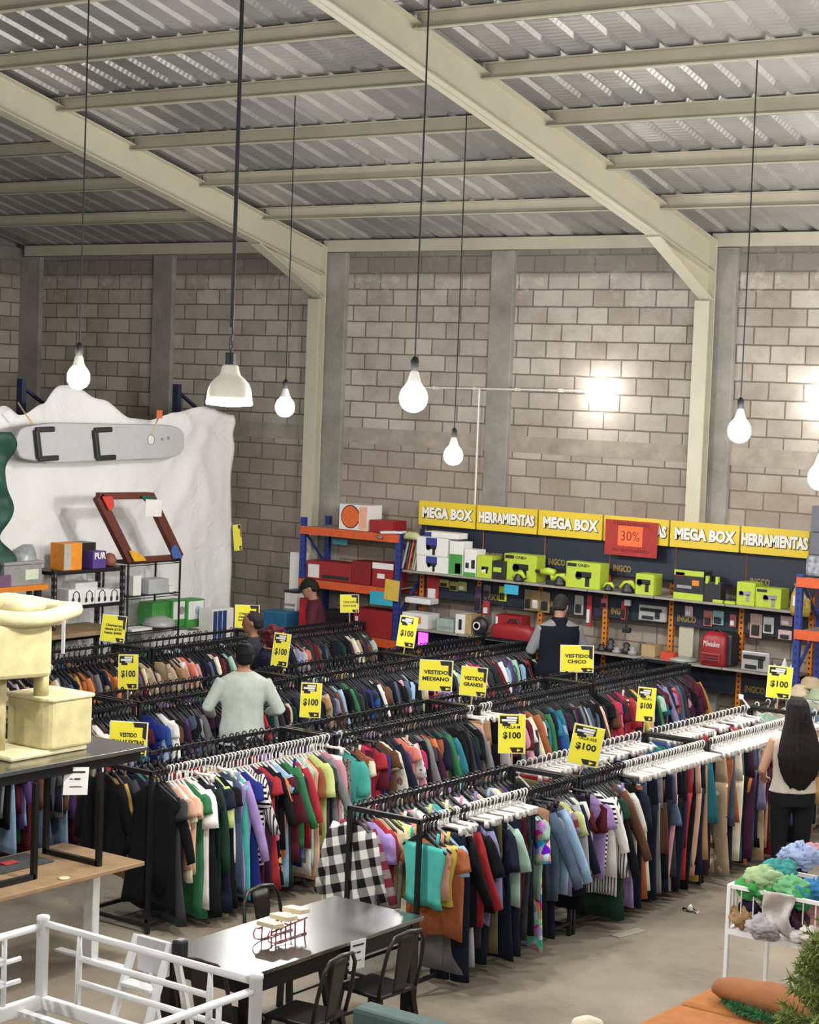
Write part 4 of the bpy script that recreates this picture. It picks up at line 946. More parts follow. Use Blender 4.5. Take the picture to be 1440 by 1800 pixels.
_n = node(_nt, 'ShaderNodeTexNoise', Scale=2.2, Detail=5, Distortion=1.8); _nt.links.new(coords(_nt), _n.inputs['Vector']); bump(_nt, _b, _n.outputs['Fac'], .6, .06); M_sheet = _m
rs = random.Random(5)
YS0, YS1 = 13.2, 18.85
pk = [(13.2, 3.62), (14.6, 3.63), (14.95, 3.72), (15.15, 3.62), (15.6, 3.75), (15.95, 3.97), (16.15, 3.98), (16.5, 3.82), (16.95, 3.6), (17.3, 3.58), (17.7, 3.68), (18.2, 3.76), (18.85, 3.66)]
def ztop(y):
    for (a, za), (b2, zb2) in zip(pk, pk[1:]):
        if y <= b2:
            u = (y-a)/(b2-a); u = u*u*(3-2*u); return za+(zb2-za)*u
    return pk[-1][1]
def sheet(u, v):
    y = YS0+(YS1-YS0)*u; zt_ = ztop(y); z = .25+(zt_-.25)*v
    d = abs(y-16.05)
    fold = .02*math.sin(y*5+1.2*math.sin(z*1.7))+.006*math.sin(y*19+z*2)+.028*math.sin((y-16.05)*4.5/max(.35, 4.25-z)+2)*min(1, max(0, (z-1.2)/1.5))
    wr = .05*math.exp(-((y-z*.55-16.4)**2)/.02)+.03*math.exp(-((y+z*.5-19.7)**2)/.015)+.025*math.exp(-((y-z*.8-15.2)**2)/.008)+.02*math.exp(-((z-2.35+.05*y-.85)**2)/.0006)
    return Vector((SX+fold*(1.1-.5*v)+wr*.6-.18*v*v*math.exp(-d*d*3), y, z))
mb = MB(); nu, nv = 150, 60; mb.grid(sheet, nu, nv)
o = mb.build('white_sheet', M_sheet, None, True); o.modifiers.new('thick', 'SOLIDIFY').thickness = .006
tag(o, 'large creased white sheet hung over the tall rack on the left', 'sheet')
# board with two black foot holders
BX = -16.22
A_, B2_, C2_, D2_ = at(22, 780, X=BX), at(318, 778, X=BX), at(170, 742, X=BX), at(165, 814, X=BX)
zc = (C2_.z+D2_.z)/2; hh = (C2_.z-D2_.z)/2; yl, yr = A_.y, B2_.y; L_ = yr-yl
t = thing('surf_board', 'pale grey board with two black foot holders tied to the sheet', 'board', (BX, (yl+yr)/2, zc-hh))
def half(u):  # u 0..1 along the board
    e1 = min(1, u/.24); e2 = min(1, (1-u)/.13)
    return hh*(.66+.34*math.sin(e1*PI/2))*(.5+.5*math.sqrt(max(0, 1-(1-e2)**2)))*(.3+.7*math.sqrt(min(1, u/.03)))
pts = [(yl+L_*u, zc+half(u)*.98-.02*u) for u in [i/48 for i in range(49)]]+[(yl+L_*u, zc-half(u)+.05*u) for u in [1-i/48 for i in range(49)]]
mb = MB(); mb.prism(pts, .06, Matrix(((0, 0, 1, BX), (1, 0, 0, 0), (0, 1, 0, 0), (0, 0, 0, 1))))
mb.build('deck', plain('pale_grey_board', '#b4b4b5', .6, 0, .04), t, bevel=.02)
for px in (62, 165):
    q = at(px, 780, X=BX+.08); mb = MB()
    mb.bar((BX+.09, q.y, zc+hh*.62), (BX+.09, q.y+.06, zc-hh*.75), .06, .06, (1, 0, 0)); mb.bar((BX+.09, q.y, zc+hh*.62), (BX+.09, q.y+.27, zc+hh*.66), .05, .06); mb.bar((BX+.09, q.y+.05, zc-hh*.75), (BX+.09, q.y+.34, zc-hh*.7), .055, .06)
    mb.build('foot_holder', M_dark, t, bevel=.012)
q = at(265, 773, X=BX+.06)
mb = MB(); mb.lathe([(.055, -.01), (.06, .01), (.06, .0), (.055, -.012)], (BX+.06, q.y, q.z), 20, 'X').build('handle_ring', M_grey, t); MB().lathe([(.052, -.004), (.052, .004)], (BX+.062, q.y, q.z), 20, 'X').build('handle_hole', M_wbox, t)
for py, pz in ((285, 772), (296, 770)): q2 = at(py, pz, X=BX+.06); MB().lathe([(.022, -.004), (.022, .006)], (BX+.062, q2.y, q2.z), 12, 'X').build('valve', M_grey, t)
M_rope = plain('yellow_string', '#c9b184', .8)
q3 = at(45, 712, X=BX); q4 = at(280, 728, X=BX)
MB().tube([at(58, 745, X=BX+.06), at(45, 728, X=BX+.06), at(32, 708, X=-16.46)], .01, 6).build('string', M_rope, t); MB().tube([at(266, 766, X=BX+.07), at(274, 745, X=BX+.06), at(282, 727, X=-16.46)], .009, 6).build('string', M_rope, t)
base_mesh(MB().box(q4, (.03, .09, .1)), 'orange_clip', plain('orange_clip', '#d06a3a', .5), 'small orange clip holding the board string to the sheet', 'clip', bevel=.008)
# brown frame with coloured corners leaning on the wire shelf
FX = -15.85
P = [at(*q, X=FX) for q in ((172, 872), (262, 871), (314, 980), (229, 986))]
t = thing('wooden_surround', 'tilted dark red wooden frame with coloured corner pieces on the wire shelf', 'frame', ((P[3]+P[2])/2))
M_fr = plain('dark_red_wood', '#5e2c22', .55)
for a, b_ in ((0, 1), (1, 2), (2, 3), (3, 0)): MB().bar(P[a], P[b_], .12 if a in (1, 3) else .08, .075, (1, 0, 0)).build('rail', M_fr, t, bevel=.004)
ctr = sum(P, Vector())/4
for k, hx in enumerate(('#c03a34', '#23503a', '#41609f', '#d8a528')):
    a = P[k]; n1 = (P[(k+1) % 4]-a).normalized()*.16; n2 = (P[k-1]-a).normalized()*.2; c = a+Vector((.055, 0, 0))
    mb = MB(); fan = [c]+[c+n1*math.cos(q)+n2*math.sin(q) for q in [PI/2*i/6 for i in range(7)]]; b2 = [p+Vector((.015, 0, 0)) for p in fan]; n = len(fan)
    mb.add(fan+b2, [tuple(range(n)), tuple(range(n, 2*n))[::-1]]+[(i, (i+1) % n, n+(i+1) % n, n+i) for i in range(n)])
    mb.build('corner_piece', plain('corner_'+hx, hx, .5), t)
q = at(270, 893, X=FX+.1); MB().box(q, (.006, .28, .2), 0, -.05).build('price_card', M_wbox, t)
# black boltless shelf and wire shelf
def post_unit(name, lb, x0, x1, y0, y1, zs, hgt, wire=False):
    t = thing(name, lb, 'shelf', ((x0+x1)/2, (y0+y1)/2, 0))
    for x in (x0, x1):
        for y in (y0, y1):
            if wire: MB().cyl((x, y, 0), (x, y, hgt), .013, 8).build('post', M_rack, t)
            else:
                MB().bar((x, y, 0), (x, y, hgt), .045).build('post', perforated('black_perforated', '#1c1c1f', '#77777a', .08), t)
    for z in zs:
        mb = MB()
        if wire:
            mb.tube([(x0, y0, z), (x1, y0, z), (x1, y1, z), (x0, y1, z)], .007, 6, True); mb.tube([(x0, y0, z-.03), (x1, y0, z-.03), (x1, y1, z-.03), (x0, y1, z-.03)], .005, 6, True)
            for k in range(1, 22): y = y0+(y1-y0)*k/22; mb.bar((x0, y, z), (x1, y, z), .005)
        else: mb.span((x0-.02, y0-.02, z-.04), (x1+.02, y1+.02, z))
        mb.build('shelf', M_rack, t)
    return t
UY0 = at(96, 1003, X=-15.75).y; UY1 = at(216, 998, X=-15.75).y
z1 = 1.9
post_unit('storage_shelf', 'black slotted-post shelf with headphone boxes before the sheet', -16.15, -15.75, UY0, UY1, (z1, 1.5, 1.15, .5), z1+.02)
WY0 = at(226, 990, X=-15.75).y; WY1 = at(317, 985, X=-15.75).y
post_unit('wire_shelf', 'black wire shelf beside the slotted-post shelf, with green boxes nearby', -16.15, -15.75, WY0, WY1, (1.93, 1.54, 1.12, .5), 1.95, True)
t = thing('orange_beam_shelf', 'orange shelf level at the far left carrying a grey bin', 'shelf', (-15.9, 14.2, 0))
bz = at(60, 1028, X=-15.8); MB().span((-15.83, 12.6, bz.z-.06), (-15.77, at(82, 1025, X=-15.8).y, bz.z)).build('beam', M_orng, t); MB().span((-16.3, 12.6, bz.z-.03), (-15.83, at(82, 1025, X=-15.8).y, bz.z-.005)).build('deck', M_dark, t)
for y in (12.7, at(70, 1028, X=-15.8).y): MB().span((-15.86, y-.03, 0), (-15.8, y+.03, bz.z-.06)).build('post', M_rack, t); MB().span((-16.3, y-.03, 0), (-16.24, y+.03, bz.z-.03)).build('post', M_rack, t)
def ycarton(px0, px1, pyt, zs, mat, lb, X=-15.8, depth=.22, name='carton', cat='box', group=None):
    a = at(px0, pyt, X=X); b_ = at(px1, pyt, X=X); h = max(.03, (a.z+b_.z)/2-zs)
    t = thing(name, lb, cat, (X-depth/2, (a.y+b_.y)/2, zs), group=group)
    MB().span((X-depth, a.y, zs+.001), (X, b_.y, zs+h)).build('carton', mat, t, bevel=.004); return t, a.y, b_.y, h
t, ya_, yb_, h = ycarton(8, 74, 990, bz.z, M_grey, 'grey plastic storage bin on the orange beam', name='storage_bin', depth=.4)
MB().span((-16.22, ya_-.02, bz.z+h-.015), (-15.78, yb_+.02, bz.z+h+.02)).build('lid', M_grey, t, bevel=.006); MB().span((-15.8, ya_+(yb_-ya_)*.55, bz.z+h*.25), (-15.794, ya_+(yb_-ya_)*.9, bz.z+h*.7)).build('label_card', plain('pale_label', '#c9d2b8', .6), t)
ycarton(-18, 20, 1012, bz.z, plain('purple_red_box', '#6d4a6c', .6), 'small purple and red box at the left edge on the orange beam', X=-15.78)
t, ya_, yb_, h = ycarton(113, 145, 955, z1, plain('orange_foil', '#e08a26', .45), 'orange foil bag with a grey panel on the black shelf', name='coffee_bag', cat='bag', X=-15.78)
MB().span((-15.782, ya_, z1+.01), (-15.775, ya_+(yb_-ya_)*.38, z1+h*.98)).build('printed_panel', plain('grey_panel', '#a7a49a', .6), t)
ycarton(138, 169, 954, z1, plain('black_bag', '#232024', .35), 'black crumpled bag behind the orange foil bag', name='plastic_bag', cat='bag', X=-15.92)
t, ya_, yb_, h = ycarton(164, 187, 969, z1, plain('purple_box', '#523a84', .5), 'purple box with white letters on the black shelf', X=-15.77)
lettering('PUR', .1, M_wtxt, t, facing((-15.765, (ya_+yb_)/2, z1+h*.72), (0, 1, 0)), .004, (yb_-ya_)*.85)
base_mesh(MB().loft([((-16.0, UY0-.32, z1-.12), .12, .14), ((-16.0, UY0-.3, z1+.02), .17, .2), ((-15.98, UY0-.28, z1+.2), .15, .17), ((-15.98, UY0-.2, z1+.3), .05, .06)], 16), 'plastic_bag', plain('clear_grey_sack', '#8f9494', .3, var=.3), 'translucent grey sack beside the orange foil bag', 'bag', smooth=True)
base_mesh(MB().lathe([(.04, 0), (.075, .02), (.08, .08), (.05, .14), (.01, .155)], (-15.9, at(193, 985, X=-15.9).y, z1+.001), 16), 'clay_pot', plain('rust_ball', '#8a5240', .6), 'small reddish-brown round pot beside the purple box', 'pot', smooth=True)
def headphones(t, y, z, s):
    mb = MB(); mb.tube([(-15.742, y-.05*s, z), (-15.742, y-.045*s, z+.07*s), (-15.742, y, z+.1*s), (-15.742, y+.045*s, z+.07*s), (-15.742, y+.05*s, z)], .006*s, 6)
    mb.ball((-15.742, y-.05*s, z-.01), .028*s, 8, (.3, .8, 1.3)); mb.ball((-15.742, y+.05*s, z-.01), .028*s, 8, (.3, .8, 1.3)); mb.build('printed_headphones', M_dark, t)
for k, (pa_, pb_, lb) in enumerate(((121, 147, 'first white headphone box from the left'), (147, 167, 'second white headphone box from the left'), (168, 191, 'third white headphone box from the left'), (191, 211, 'fourth white headphone box, right end of the row'))):
    t, ya_, yb_, h = ycarton(pa_, pb_, 1036, 1.5, M_wbox, lb+' on the black shelf', X=-15.746, name='headphone_box', group='headphone boxes'); headphones(t, (ya_+yb_)/2, 1.5+h*.38, .95)
ycarton(133, 172, 1024, 1.5+h+.002, plain('white_gadget', '#c6c6c4', .4), 'flat white gadget lying on the headphone boxes', X=-15.78, name='gadget', cat='gadget')
ycarton(235, 249, 1012, 1.54, M_wbox, 'tall white carton on the middle wire shelf'); ycarton(262, 297, 1018, 1.54, plain('white_grey_box', '#a9abac', .5), 'white box with grey devices on the middle wire shelf'); ycarton(298, 306, 1030, 1.54, M_wbox, 'small white pot-like box at the end of the middle wire shelf')
ycarton(232, 268, 1105, 1.12, M_wbox, 'low white carton on the lower wire shelf', X=-15.76); base_mesh(MB().lathe([(.2, 0), (.21, .02), (.17, .08), (.08, .12), (.01, .13)], (-15.95, at(285, 1105, X=-15.9).y, 1.125), 20), 'lid_dish', plain('grey_dish', '#999c9a', .3), 'round grey dish lid on the lower wire shelf', 'dish', smooth=True)
for k, (pa_, pb_, top, lb, X) in enumerate(((268, 303, 1058, 'green carton, left of the green row beyond the wire shelf', -16.0), (303, 330, 1055, 'green and white carton, second of the green row', -15.95), (330, 360, 1054, 'green and white carton with a blue picture, right end of the green row', -15.9))):
    yq = at(pa_, 1110, X=X); t, ya_, yb_, h = ycarton(pa_, pb_, top, at(pa_, 1104, X=X).z, M_gbox, lb, X=X, group='green cartons')
    z0 = at(pa_, 1104, X=X).z
    if k: MB().span((X-.001, ya_+.02, z0+h*.3), (X+.004, yb_-.02, z0+h*.95)).build('printed_panel', M_wbox, t); MB().lathe([(.05, 0), (.05, .006)], (X+.004, (ya_+yb_)/2+.03, z0+h*.62), 16, 'X').build('printed_dish', M_grey if k == 1 else plain('pale_blue_print', '#9fb6cc', .5), t)
    ycarton(pa_+4, pb_, 1108, z0-.24, M_wbox, 'white carton under the %s green carton' % ['left', 'middle', 'right'][k], X=X)
base_mesh(MB().span((-16.0, at(368, 1090, X=-15.6).y, .02), (-15.5, at(420, 1090, X=-15.6).y, .85)), 'display_stand', M_dark, 'low dark stand under the blue-panelled cartons', 'stand', bevel=.01)
t, ya_, yb_, h = ycarton(374, 411, 1070, .85, M_wbox, 'blue-panelled white carton pack beyond the green cartons', X=-15.6)
for k in range(3): MB().span((-15.601, ya_+(yb_-ya_)*(.04+k*.22), .9), (-15.594, ya_+(yb_-ya_)*(.22+k*.22), .85+h*.95)).build('printed_panel', plain('navy_print', '#27406f', .5), t)
# wooden slab left of the jackets
pw = at(150, 1110, X=-15.5); base_mesh(MB().span((-16.1, at(85, 1120, X=-15.5).y, pw.z-.05), (-15.45, at(218, 1105, X=-15.5).y, pw.z)), 'wooden_board', plain('brown_wood_board', '#8a7254', .6, var=.25, scale=5), 'brown wooden counter board behind the far left clothes rack', 'board', bevel=.006)
# green hanging tarp at the left edge, blue crate, cooler and white tower near the steel column
pg = at(14, 870, X=-15.9); mb = MB(); mb.grid(lambda u, v: Vector((-15.9+.05*math.sin(v*21), pg.y-1.4+1.4*u+(.1*math.sin(v*16) if u > .8 else 0), 1.9+1.55*v)), 16, 40)
o = mb.build('green_tarp', plain('dark_green_tarp', '#1f4a3c', .6, var=.4, scale=6), None, True); o.modifiers.new('t', 'SOLIDIFY').thickness = .02; tag(o, 'dark green tarp with a wavy edge at the left edge', 'tarp')
pc = at(505, 1060, Y=18.9); t = thing('tower_fan', 'white ribbed tower cooler beside the left blue post', 'appliance', (pc.x+.05, 18.95, 0))
a = at(504, 1040, Y=18.9); b_ = at(526, 1040, Y=18.9)
MB().span((a.x, 18.85, .02), (b_.x, 19.1, a.z)).build('body', M_wbox, t, bevel=.02)
mb = MB()
for k in range(14): mb.span((a.x+.02, 18.843, .5+k*.06), (b_.x-.02, 18.849, .53+k*.06))
mb.build('grille', M_grey, t); MB().span((a.x-.005, 18.84, a.z), (b_.x+.005, 19.11, a.z+.03)).build('top_cap', M_dark, t, bevel=.01)
a2 = at(514, 970, Y=19.2); b2 = at(526, 970, Y=19.2); base_mesh(MB().span((a2.x, 19.15, .02), (b2.x+.05, 19.35, a2.z)), 'leaning_board', M_wbox, 'tall white panel leaning behind the ribbed tower cooler', 'panel', bevel=.01)
a2 = at(462, 1072, Y=18.6); b2 = at(502, 1095, Y=18.6); base_mesh(MB().span((a2.x, 18.6, .7), (b2.x, 18.9, a2.z)), 'blue_crate', plain('blue_crate', '#1f5f86', .5), 'blue plastic crate left of the white tower cooler', 'crate', bevel=.015)
a2 = at(531, 1050, Y=18.8); b2 = at(543, 1090, Y=18.8); base_mesh(MB().span((a2.x, 18.75, .5), (b2.x, 18.88, a2.z)), 'red_carton', plain('bright_red_box', '#c0282c', .5), 'upright bright red carton at the left blue post', 'box', bevel=.006)
# ================================================================== foreground furniture
M_bk = plain('black_table', '#18191c', .24, 0, .05, 6, spec=.8); M_bk.node_tree.nodes['Principled BSDF'].inputs['Coat Weight'].default_value = 1.; M_bk.node_tree.nodes['Principled BSDF'].inputs['Coat Roughness'].default_value = .22; M_bk.node_tree.nodes['Principled BSDF'].inputs['Coat IOR'].default_value = 2.8; M_bkm = plain('black_metal', '#1d1d1d', .35, .4, .08); M_wood = plain('oak_top', '#94795a', .5, 0, .16, 9)
M_wm = plain('white_metal', '#efefee', .3, 0, .03); M_gun = plain('gunmetal', '#37352f', .35, .6, .1)
# black dining table
TX0, TX1, TY0, TY1 = -7.66, -6.94, 8.2, 9.9
t = thing('dining_table', 'black glossy dining table with a small red sled on it', 'table', ((TX0+TX1)/2, (TY0+TY1)/2, 0))
MB().span((TX0, TY0, .725), (TX1, TY1, .75)).build('tabletop', M_bk, t, bevel=.004)
mb = MB(); e = .03; mb.span((TX0+e, TY0+e, .62), (TX1-e, TY0+e+.02, .725)); mb.span((TX0+e, TY1-e-.02, .62), (TX1-e, TY1-e, .725)); mb.span((TX0+e, TY0+e, .62), (TX0+e+.02, TY1-e, .725)); mb.span((TX1-e-.02, TY0+e, .62), (TX1-e, TY1-e, .725)); mb.build('apron', M_bkm, t)
for x in (TX0+.06, TX1-.06):
    for y in (TY0+.06, TY1-.06): MB().span((x-.035, y-.035, 0), (x+.035, y+.035, .72)).build('leg', M_bkm, t)
def price_sheet(M, w_, h, label):
    """white paper with a bold printed line, a shorter line and small print"""
    mb = MB(); mb.box((0, 0, 0), (w_, h, .003)); o = mb.build('price_sheet', plain('white_paper', '#e4e3df', .7, 0, .03)); o.matrix_world = M; tag(o, label, 'paper'); o['_local'] = 1
    for c_, d_ in (((0, h*.33, .003), (w_*.72, h*.06, .002)), ((.05*w_, h*.08, .003), (w_*.25, h*.05, .002)), ((-.2*w_, h*.08, .003), (w_*.12, h*.03, .002)), ((0, -h*.2, .003), (w_*.5, h*.025, .002))): MB().box(c_, d_).build('print_line', M_blk, o)
    return o
def aim(p, tilt=0., yawoff=0.):
    """sheet standing upright, turned toward the hall entrance"""
    M = facing(p, (.8, .6, 0)); return M @ Matrix.Rotation(yawoff, 4, 'Y') @ Matrix.Rotation(tilt, 4, 'Z')
q = at(629, 1667, X=TX1+.012); price_sheet(facing((TX1+.012, q.y, .66), (0, 1, 0)) @ Matrix.Rotation(-.05, 4, 'Z'), .15, .18, 'white price sheet hanging on the long side of the black dining table')
# red sled with wood slats
q = at(495, 1648, Z=.75); t = thing('toy_sled', 'small red metal sled with pale wooden slats on the black table', 'sled', (q.x, q.y, .75))
M_rm = plain('red_metal', '#7c1f22', .4, .3); M_slat = plain('pale_slat', '#d6c7a4', .6, 0, .1)
for s in (-1, 1):
    x = q.x+s*.055; mb = MB()
    mb.tube([(x, q.y+.17, .756), (x, q.y-.14, .756), (x, q.y-.19, .775), (x, q.y-.2, .81), (x, q.y-.18, .835), (x, q.y-.165, .83)], .005, 6); mb.tube([(x, q.y-.16, .825), (x, q.y+.17, .85)], .005, 6)
    for k in range(4): mb.bar((x, q.y-.12+k*.09, .757), (x, q.y-.12+k*.09, .83+k*.006), .007)
    mb.build('runner', M_rm, t, True)
mb = MB()
for k in range(3): mb.bar((q.x-.055, q.y-.1+k*.11, .83+k*.006), (q.x+.055, q.y-.1+k*.11, .83+k*.006), .007)
mb.build('cross_rod', M_rm, t)
for k in range(3): MB().box((q.x, q.y-.11+k*.12, .855+k*.02), (.14, .1, .03), .05*k, -.1).build('slat', M_slat, t, bevel=.004)
# metal cafe chairs
def cafe_chair(x, y, rz, label):
    t = thing('cafe_chair', label, 'chair', (x, y, 0), rz, 'black metal chairs round the dining table', True)
    MB().prism([(-.18, -.18), (.18, -.18), (.17, .18), (-.17, .18)], .025, Matrix.Translation((0, 0, .435))).build('seat', M_bkm, t, bevel=.012)
    for sx in (-1, 1):
        for sy in (-1, 1):
            MB().bar((sx*.15, sy*.15, .44), (sx*.205, sy*.21, 0), .038, .03).build('leg', M_bkm, t)
    for q in (.175, -.175): MB().bar((-.17, q, .25), (.17, q, .25), .015).build('stretcher', M_bkm, t)
    arc = [(-.175, -.165, .45), (-.185, -.2, .62), (-.17, -.225, .76), (-.12, -.235, .825), (0, -.24, .84), (.12, -.235, .825), (.17, -.225, .76), (.185, -.2, .62), (.175, -.165, .45)]
    MB().tube(arc, .0125, 10).build('back_frame', M_gun, t, True)
    mb = MB(); mb.grid(lambda u, v: Vector(((-.055-.03*v)+(.11+.06*v)*u, -.175-.062*v, .44+.39*v)), 6, 6); o = mb.build('back_splat', M_gun, t, True); o.modifiers.new('s', 'SOLIDIFY').thickness = .004
    return t
a = at(597, 1680, Z=.83); cafe_chair(a.x-.2, a.y-.02, -PI/2+PI, 'black metal chair at the table, nearer one on the long aisle side') if False else None
def chair_at(px, py, rz, label):
    p = at(px, py, Z=.83); off = Matrix.Rotation(rz, 3, 'Z') @ Vector((0, -.235, 0)); return cafe_chair(p.x-off.x, p.y-off.y, rz, label)
chair_at(600, 1682, PI/2+.1, 'black metal chair beside the hanging price sheet, left one on the near side')
chair_at(718, 1640, PI/2-.05, 'black metal chair on the near side, right of the price sheet')
chair_at(458, 1560, -PI/2, 'black metal chair behind the dining table')
chair_at(352, 1690, .1, 'black metal chair at the left end of the dining table, behind the white stool ladder')
# white bunk bed frame, nearest
b1 = at(76, 1612, d=6.5); BZ = b1.z; b2 = at(441, 1718, Z=BZ); bx0, bx1, by = b1.x, b2.x, b1.y; BL = 2.0
t = thing('bunk_bed', 'white tubular metal bunk bed frame in the bottom left foreground', 'bed', ((bx0+bx1)/2, by-BL/2, 0))
for x in (bx0, bx1):
    for y in (by, by-BL): MB().lathe([(.021, 0), (.021, BZ-.01), (.023, BZ-.008), (.022, BZ+.004), (.008, BZ+.008)], (x, y, 0), 14).build('post', M_wm, t, True)
r = .0105
for y in (by, by-BL):
    g = MB(); w_ = bx1-bx0; zt = BZ-.02; sx = [bx0+w_*.185, bx0+w_*.80]
    g.cyl((bx0, y, zt), (bx1, y, zt), .0125, 10); g.cyl((sx[0], y, zt-.085), (sx[1], y, zt-.085), r, 10); g.cyl((sx[0], y, zt-.165), (bx1, y, zt-.165), r, 10)
    for x in sx: g.tube([(x, y, zt), (x, y, zt-.08), (x, y, zt-.24)], [.007, .011, .011], 8)
    g.build('end_guard', M_wm, t, True)
    MB().bar((bx0, y, zt-.27), (bx1, y, zt-.27), .03, .045).build('end_rail', M_wm, t, bevel=.006); MB().cyl((bx0, y, .75), (bx1, y, .75), .0125, 10).build('end_bar', M_wm, t, True)
for x in (bx0, bx1):
    g = MB(); zt = BZ-.045 if x == bx1 else BZ-.03
    g.cyl((x, by, zt), (x, by-BL, zt), .0125, 10)
    for k in range(6):
        y = by-.17-k*.34; g.cyl((x, y, zt), (x, y, zt-.235), .009, 8)
        if k < 5 and k % 2 == 0: g.cyl((x, y, zt-.075), (x, by-.17-(k+1)*.34, zt-.075), .009, 8); g.cyl((x, y, zt-.15), (x, by-.17-(k+1)*.34, zt-.15), .009, 8)
    if x == bx0: g.cyl((x, by-.1, zt-.09), (x, by-BL, zt-.09), .009, 8); g.cyl((x, by-.1, zt-.165), (x, by-BL, zt-.165), .009, 8)
    g.build('side_guard', M_wm, t, True)
    MB().bar((x, by, BZ-.29), (x, by-BL, BZ-.29), .03, .05).build('side_rail', M_wm, t, bevel=.006)
mb = MB()
for k in range(8): mb.bar((bx0, by-.1-k*.26, BZ-.3), (bx1, by-.1-k*.26, BZ-.3), .03, .015)
mb.build('slats', M_wm, t)
# white step ladder between bed and table
l1, l2 = at(242, 1642, d=8.3), at(338, 1674, d=8.3); low = at(196, 1800, X=l1.x); dirv = (low-l1).normalized(); k = (l1.z)/(-dirv.z)
t = thing('step_ladder', 'white folding step ladder with a black knob, behind the bed rail', 'ladder', (l1.x+dirv.x*k*.5, l1.y+dirv.y*k*.5, 0))
for p in (l1, Vector((l2.x, l1.y, l1.z))): MB().bar(p, p+dirv*k, .035, .022, (1, 0, 0)).build('stile', M_wm, t, bevel=.003)
xa, xb = l1.x, l2.x
MB().span((xa+.012, l1.y-.012, l1.z-.15), (xb-.012, l1.y+.012, l1.z-.0)).build('top_plate', plain('pale_lilac_plate', '#d5d2d4', .4, 0, .03), t, bevel=.004)
for j in range(1, 6):
    c = l1+dirv*(.2+.25*(j-1)); MB().span((xa+.01, c.y-.04, c.z-.012), (xb-.01, c.y+.03, c.z+.006)).build('step', M_wm, t, bevel=.004)
for p in (l1, Vector((l2.x, l1.y, l1.z))): MB().bar(p+Vector((0, .03, -.05)), (p.x, p.y+.55, 0), .02, .03, (1, 0, 0)).build('rear_leg', M_wm, t)
MB().box((xb+.035, l1.y+.02, l1.z-.03), (.05, .06, .1)).build('knob', M_dark, t, bevel=.012)
# oak desk with white T legs
t = thing('standing_desk', 'oak-topped desk with white T-shaped legs, carrying the black tables', 'desk', (-9.55, 8.6, 0))
MB().span((-9.96, 7.5, .72), (-9.17, 9.68, .75)).build('desktop', M_wood, t, bevel=.004)
for y in (9.56, 7.8):
    MB().span((-9.6, y-.035, .02), (-9.51, y+.035, .7)).build('column', M_wm, t, bevel=.005); MB().span((-9.88, y-.035, .0), (-9.2, y+.035, .022)).build('foot', M_wm, t, bevel=.004); MB().span((-9.85, y-.03, .69), (-9.25, y+.03, .72)).build('bracket', M_wm, t)
# black tables standing on the desk
t = thing('side_table', 'tall black table with loop legs, standing on the oak desk under the cat tree', 'table', (-9.8, 9.2, .75))
TZ = 1.5
MB().span((-10.25, 8.15, TZ-.03), (-9.38, 9.9, TZ)).build('tabletop', M_bk, t, bevel=.003)
MB().span((-10.2, 8.2, TZ-.1), (-9.41, 9.86, TZ-.03)).build('apron', M_bkm, t)
for y in (9.36, 8.3):
    mb = MB(); s = .035
    for x in (-9.82, -9.3 if y > 9 else -9.42): mb.bar((x, y, .75), (x, y, TZ-.1), s)
    mb.bar((-9.82, y, .75+s/2+.002), (-9.3 if y > 9 else -9.42, y, .75+s/2+.002), s); mb.build('loop_leg', M_bkm, t)
t = thing('loop_stand', 'second black loop leg frame standing on the oak desk at the left', 'frame', (-9.36, 8.4, .75))
mb = MB(); s = .036
mb.bar((-9.36, 8.82, .752), (-9.36, 8.82, TZ-.102), s); mb.bar((-9.36, 8.0, .752), (-9.36, 8.0, TZ-.102), s); mb.bar((-9.36, 8.0, .752+s/2), (-9.36, 8.82, .752+s/2), s); mb.build('loop', M_bkm, t)
q = at(25, 1520, Z=.752); base_mesh(MB().box((q.x-.02, q.y+.0, .757), (.3, .5, .01), .0), 'laptop_sleeve', plain('dark_grey_sheet', '#3c3d40', .6), 'flat dark grey panel lying on the oak desk', 'panel', bevel=.003)
q = at(15, 1517, Z=.765); base_mesh(MB().box((q.x, q.y, .768), (.07, .12, .008)), 'red_leaflet', plain('red_leaflet', '#b23a3a', .6), 'small red leaflet on the dark grey panel', 'leaflet')
q = at(112, 1544, Z=.752); base_mesh(MB().lathe([(.04, 0), (.042, .006), (.02, .012)], (q.x, q.y, .751), 16), 'sticker_disc', plain('pale_disc', '#c9c39a', .5), 'small pale round lid on the oak desk edge', 'lid', smooth=True)
price_sheet(facing((-9.4, at(134, 1353, X=-9.4).y, 1.345), (.5, .85, 0)) @ Matrix.Rotation(-.04, 4, 'Z'), .17, .19, 'white price sheet hanging under the cat tree table')
# cat tree
M_plush = plain('cream_plush', '#bfb485', .95, 0, .16, 9, .4); M_plush2 = plain('cream_plush_light', '#cac198', .95, 0, .14, 8, .4)
t = thing('cat_tree', 'cream plush cat tree with a round basket on the tall black table', 'cat tree', (-9.8, 9.1, TZ))
cz0, cz1 = TZ+.04, TZ+.4
X1 = -9.56; pr = at(162, 1300, X=X1); Yb = pr.y; Ya = at(85, 1330, X=X1).y
MB().span((X1-.55, Ya-.32, TZ+.001), (X1-.02, Yb-.02, cz0)).build('base_board', M_plush2, t, bevel=.02)
mb = MB(); out = [(X1, Yb), (X1-.42, Yb), (X1-.42, Ya), (X1-.1, Ya)]+[(X1-.1+.1*math.sin(a_), Ya+.06-.06*math.cos(a_)) for a_ in (.3, .8, 1.2, 1.57)]
mb.prism(out, cz1-cz0-.02, Matrix.Translation((0, 0, cz0))); mb.build('lower_house', M_plush, t, bevel=.02)
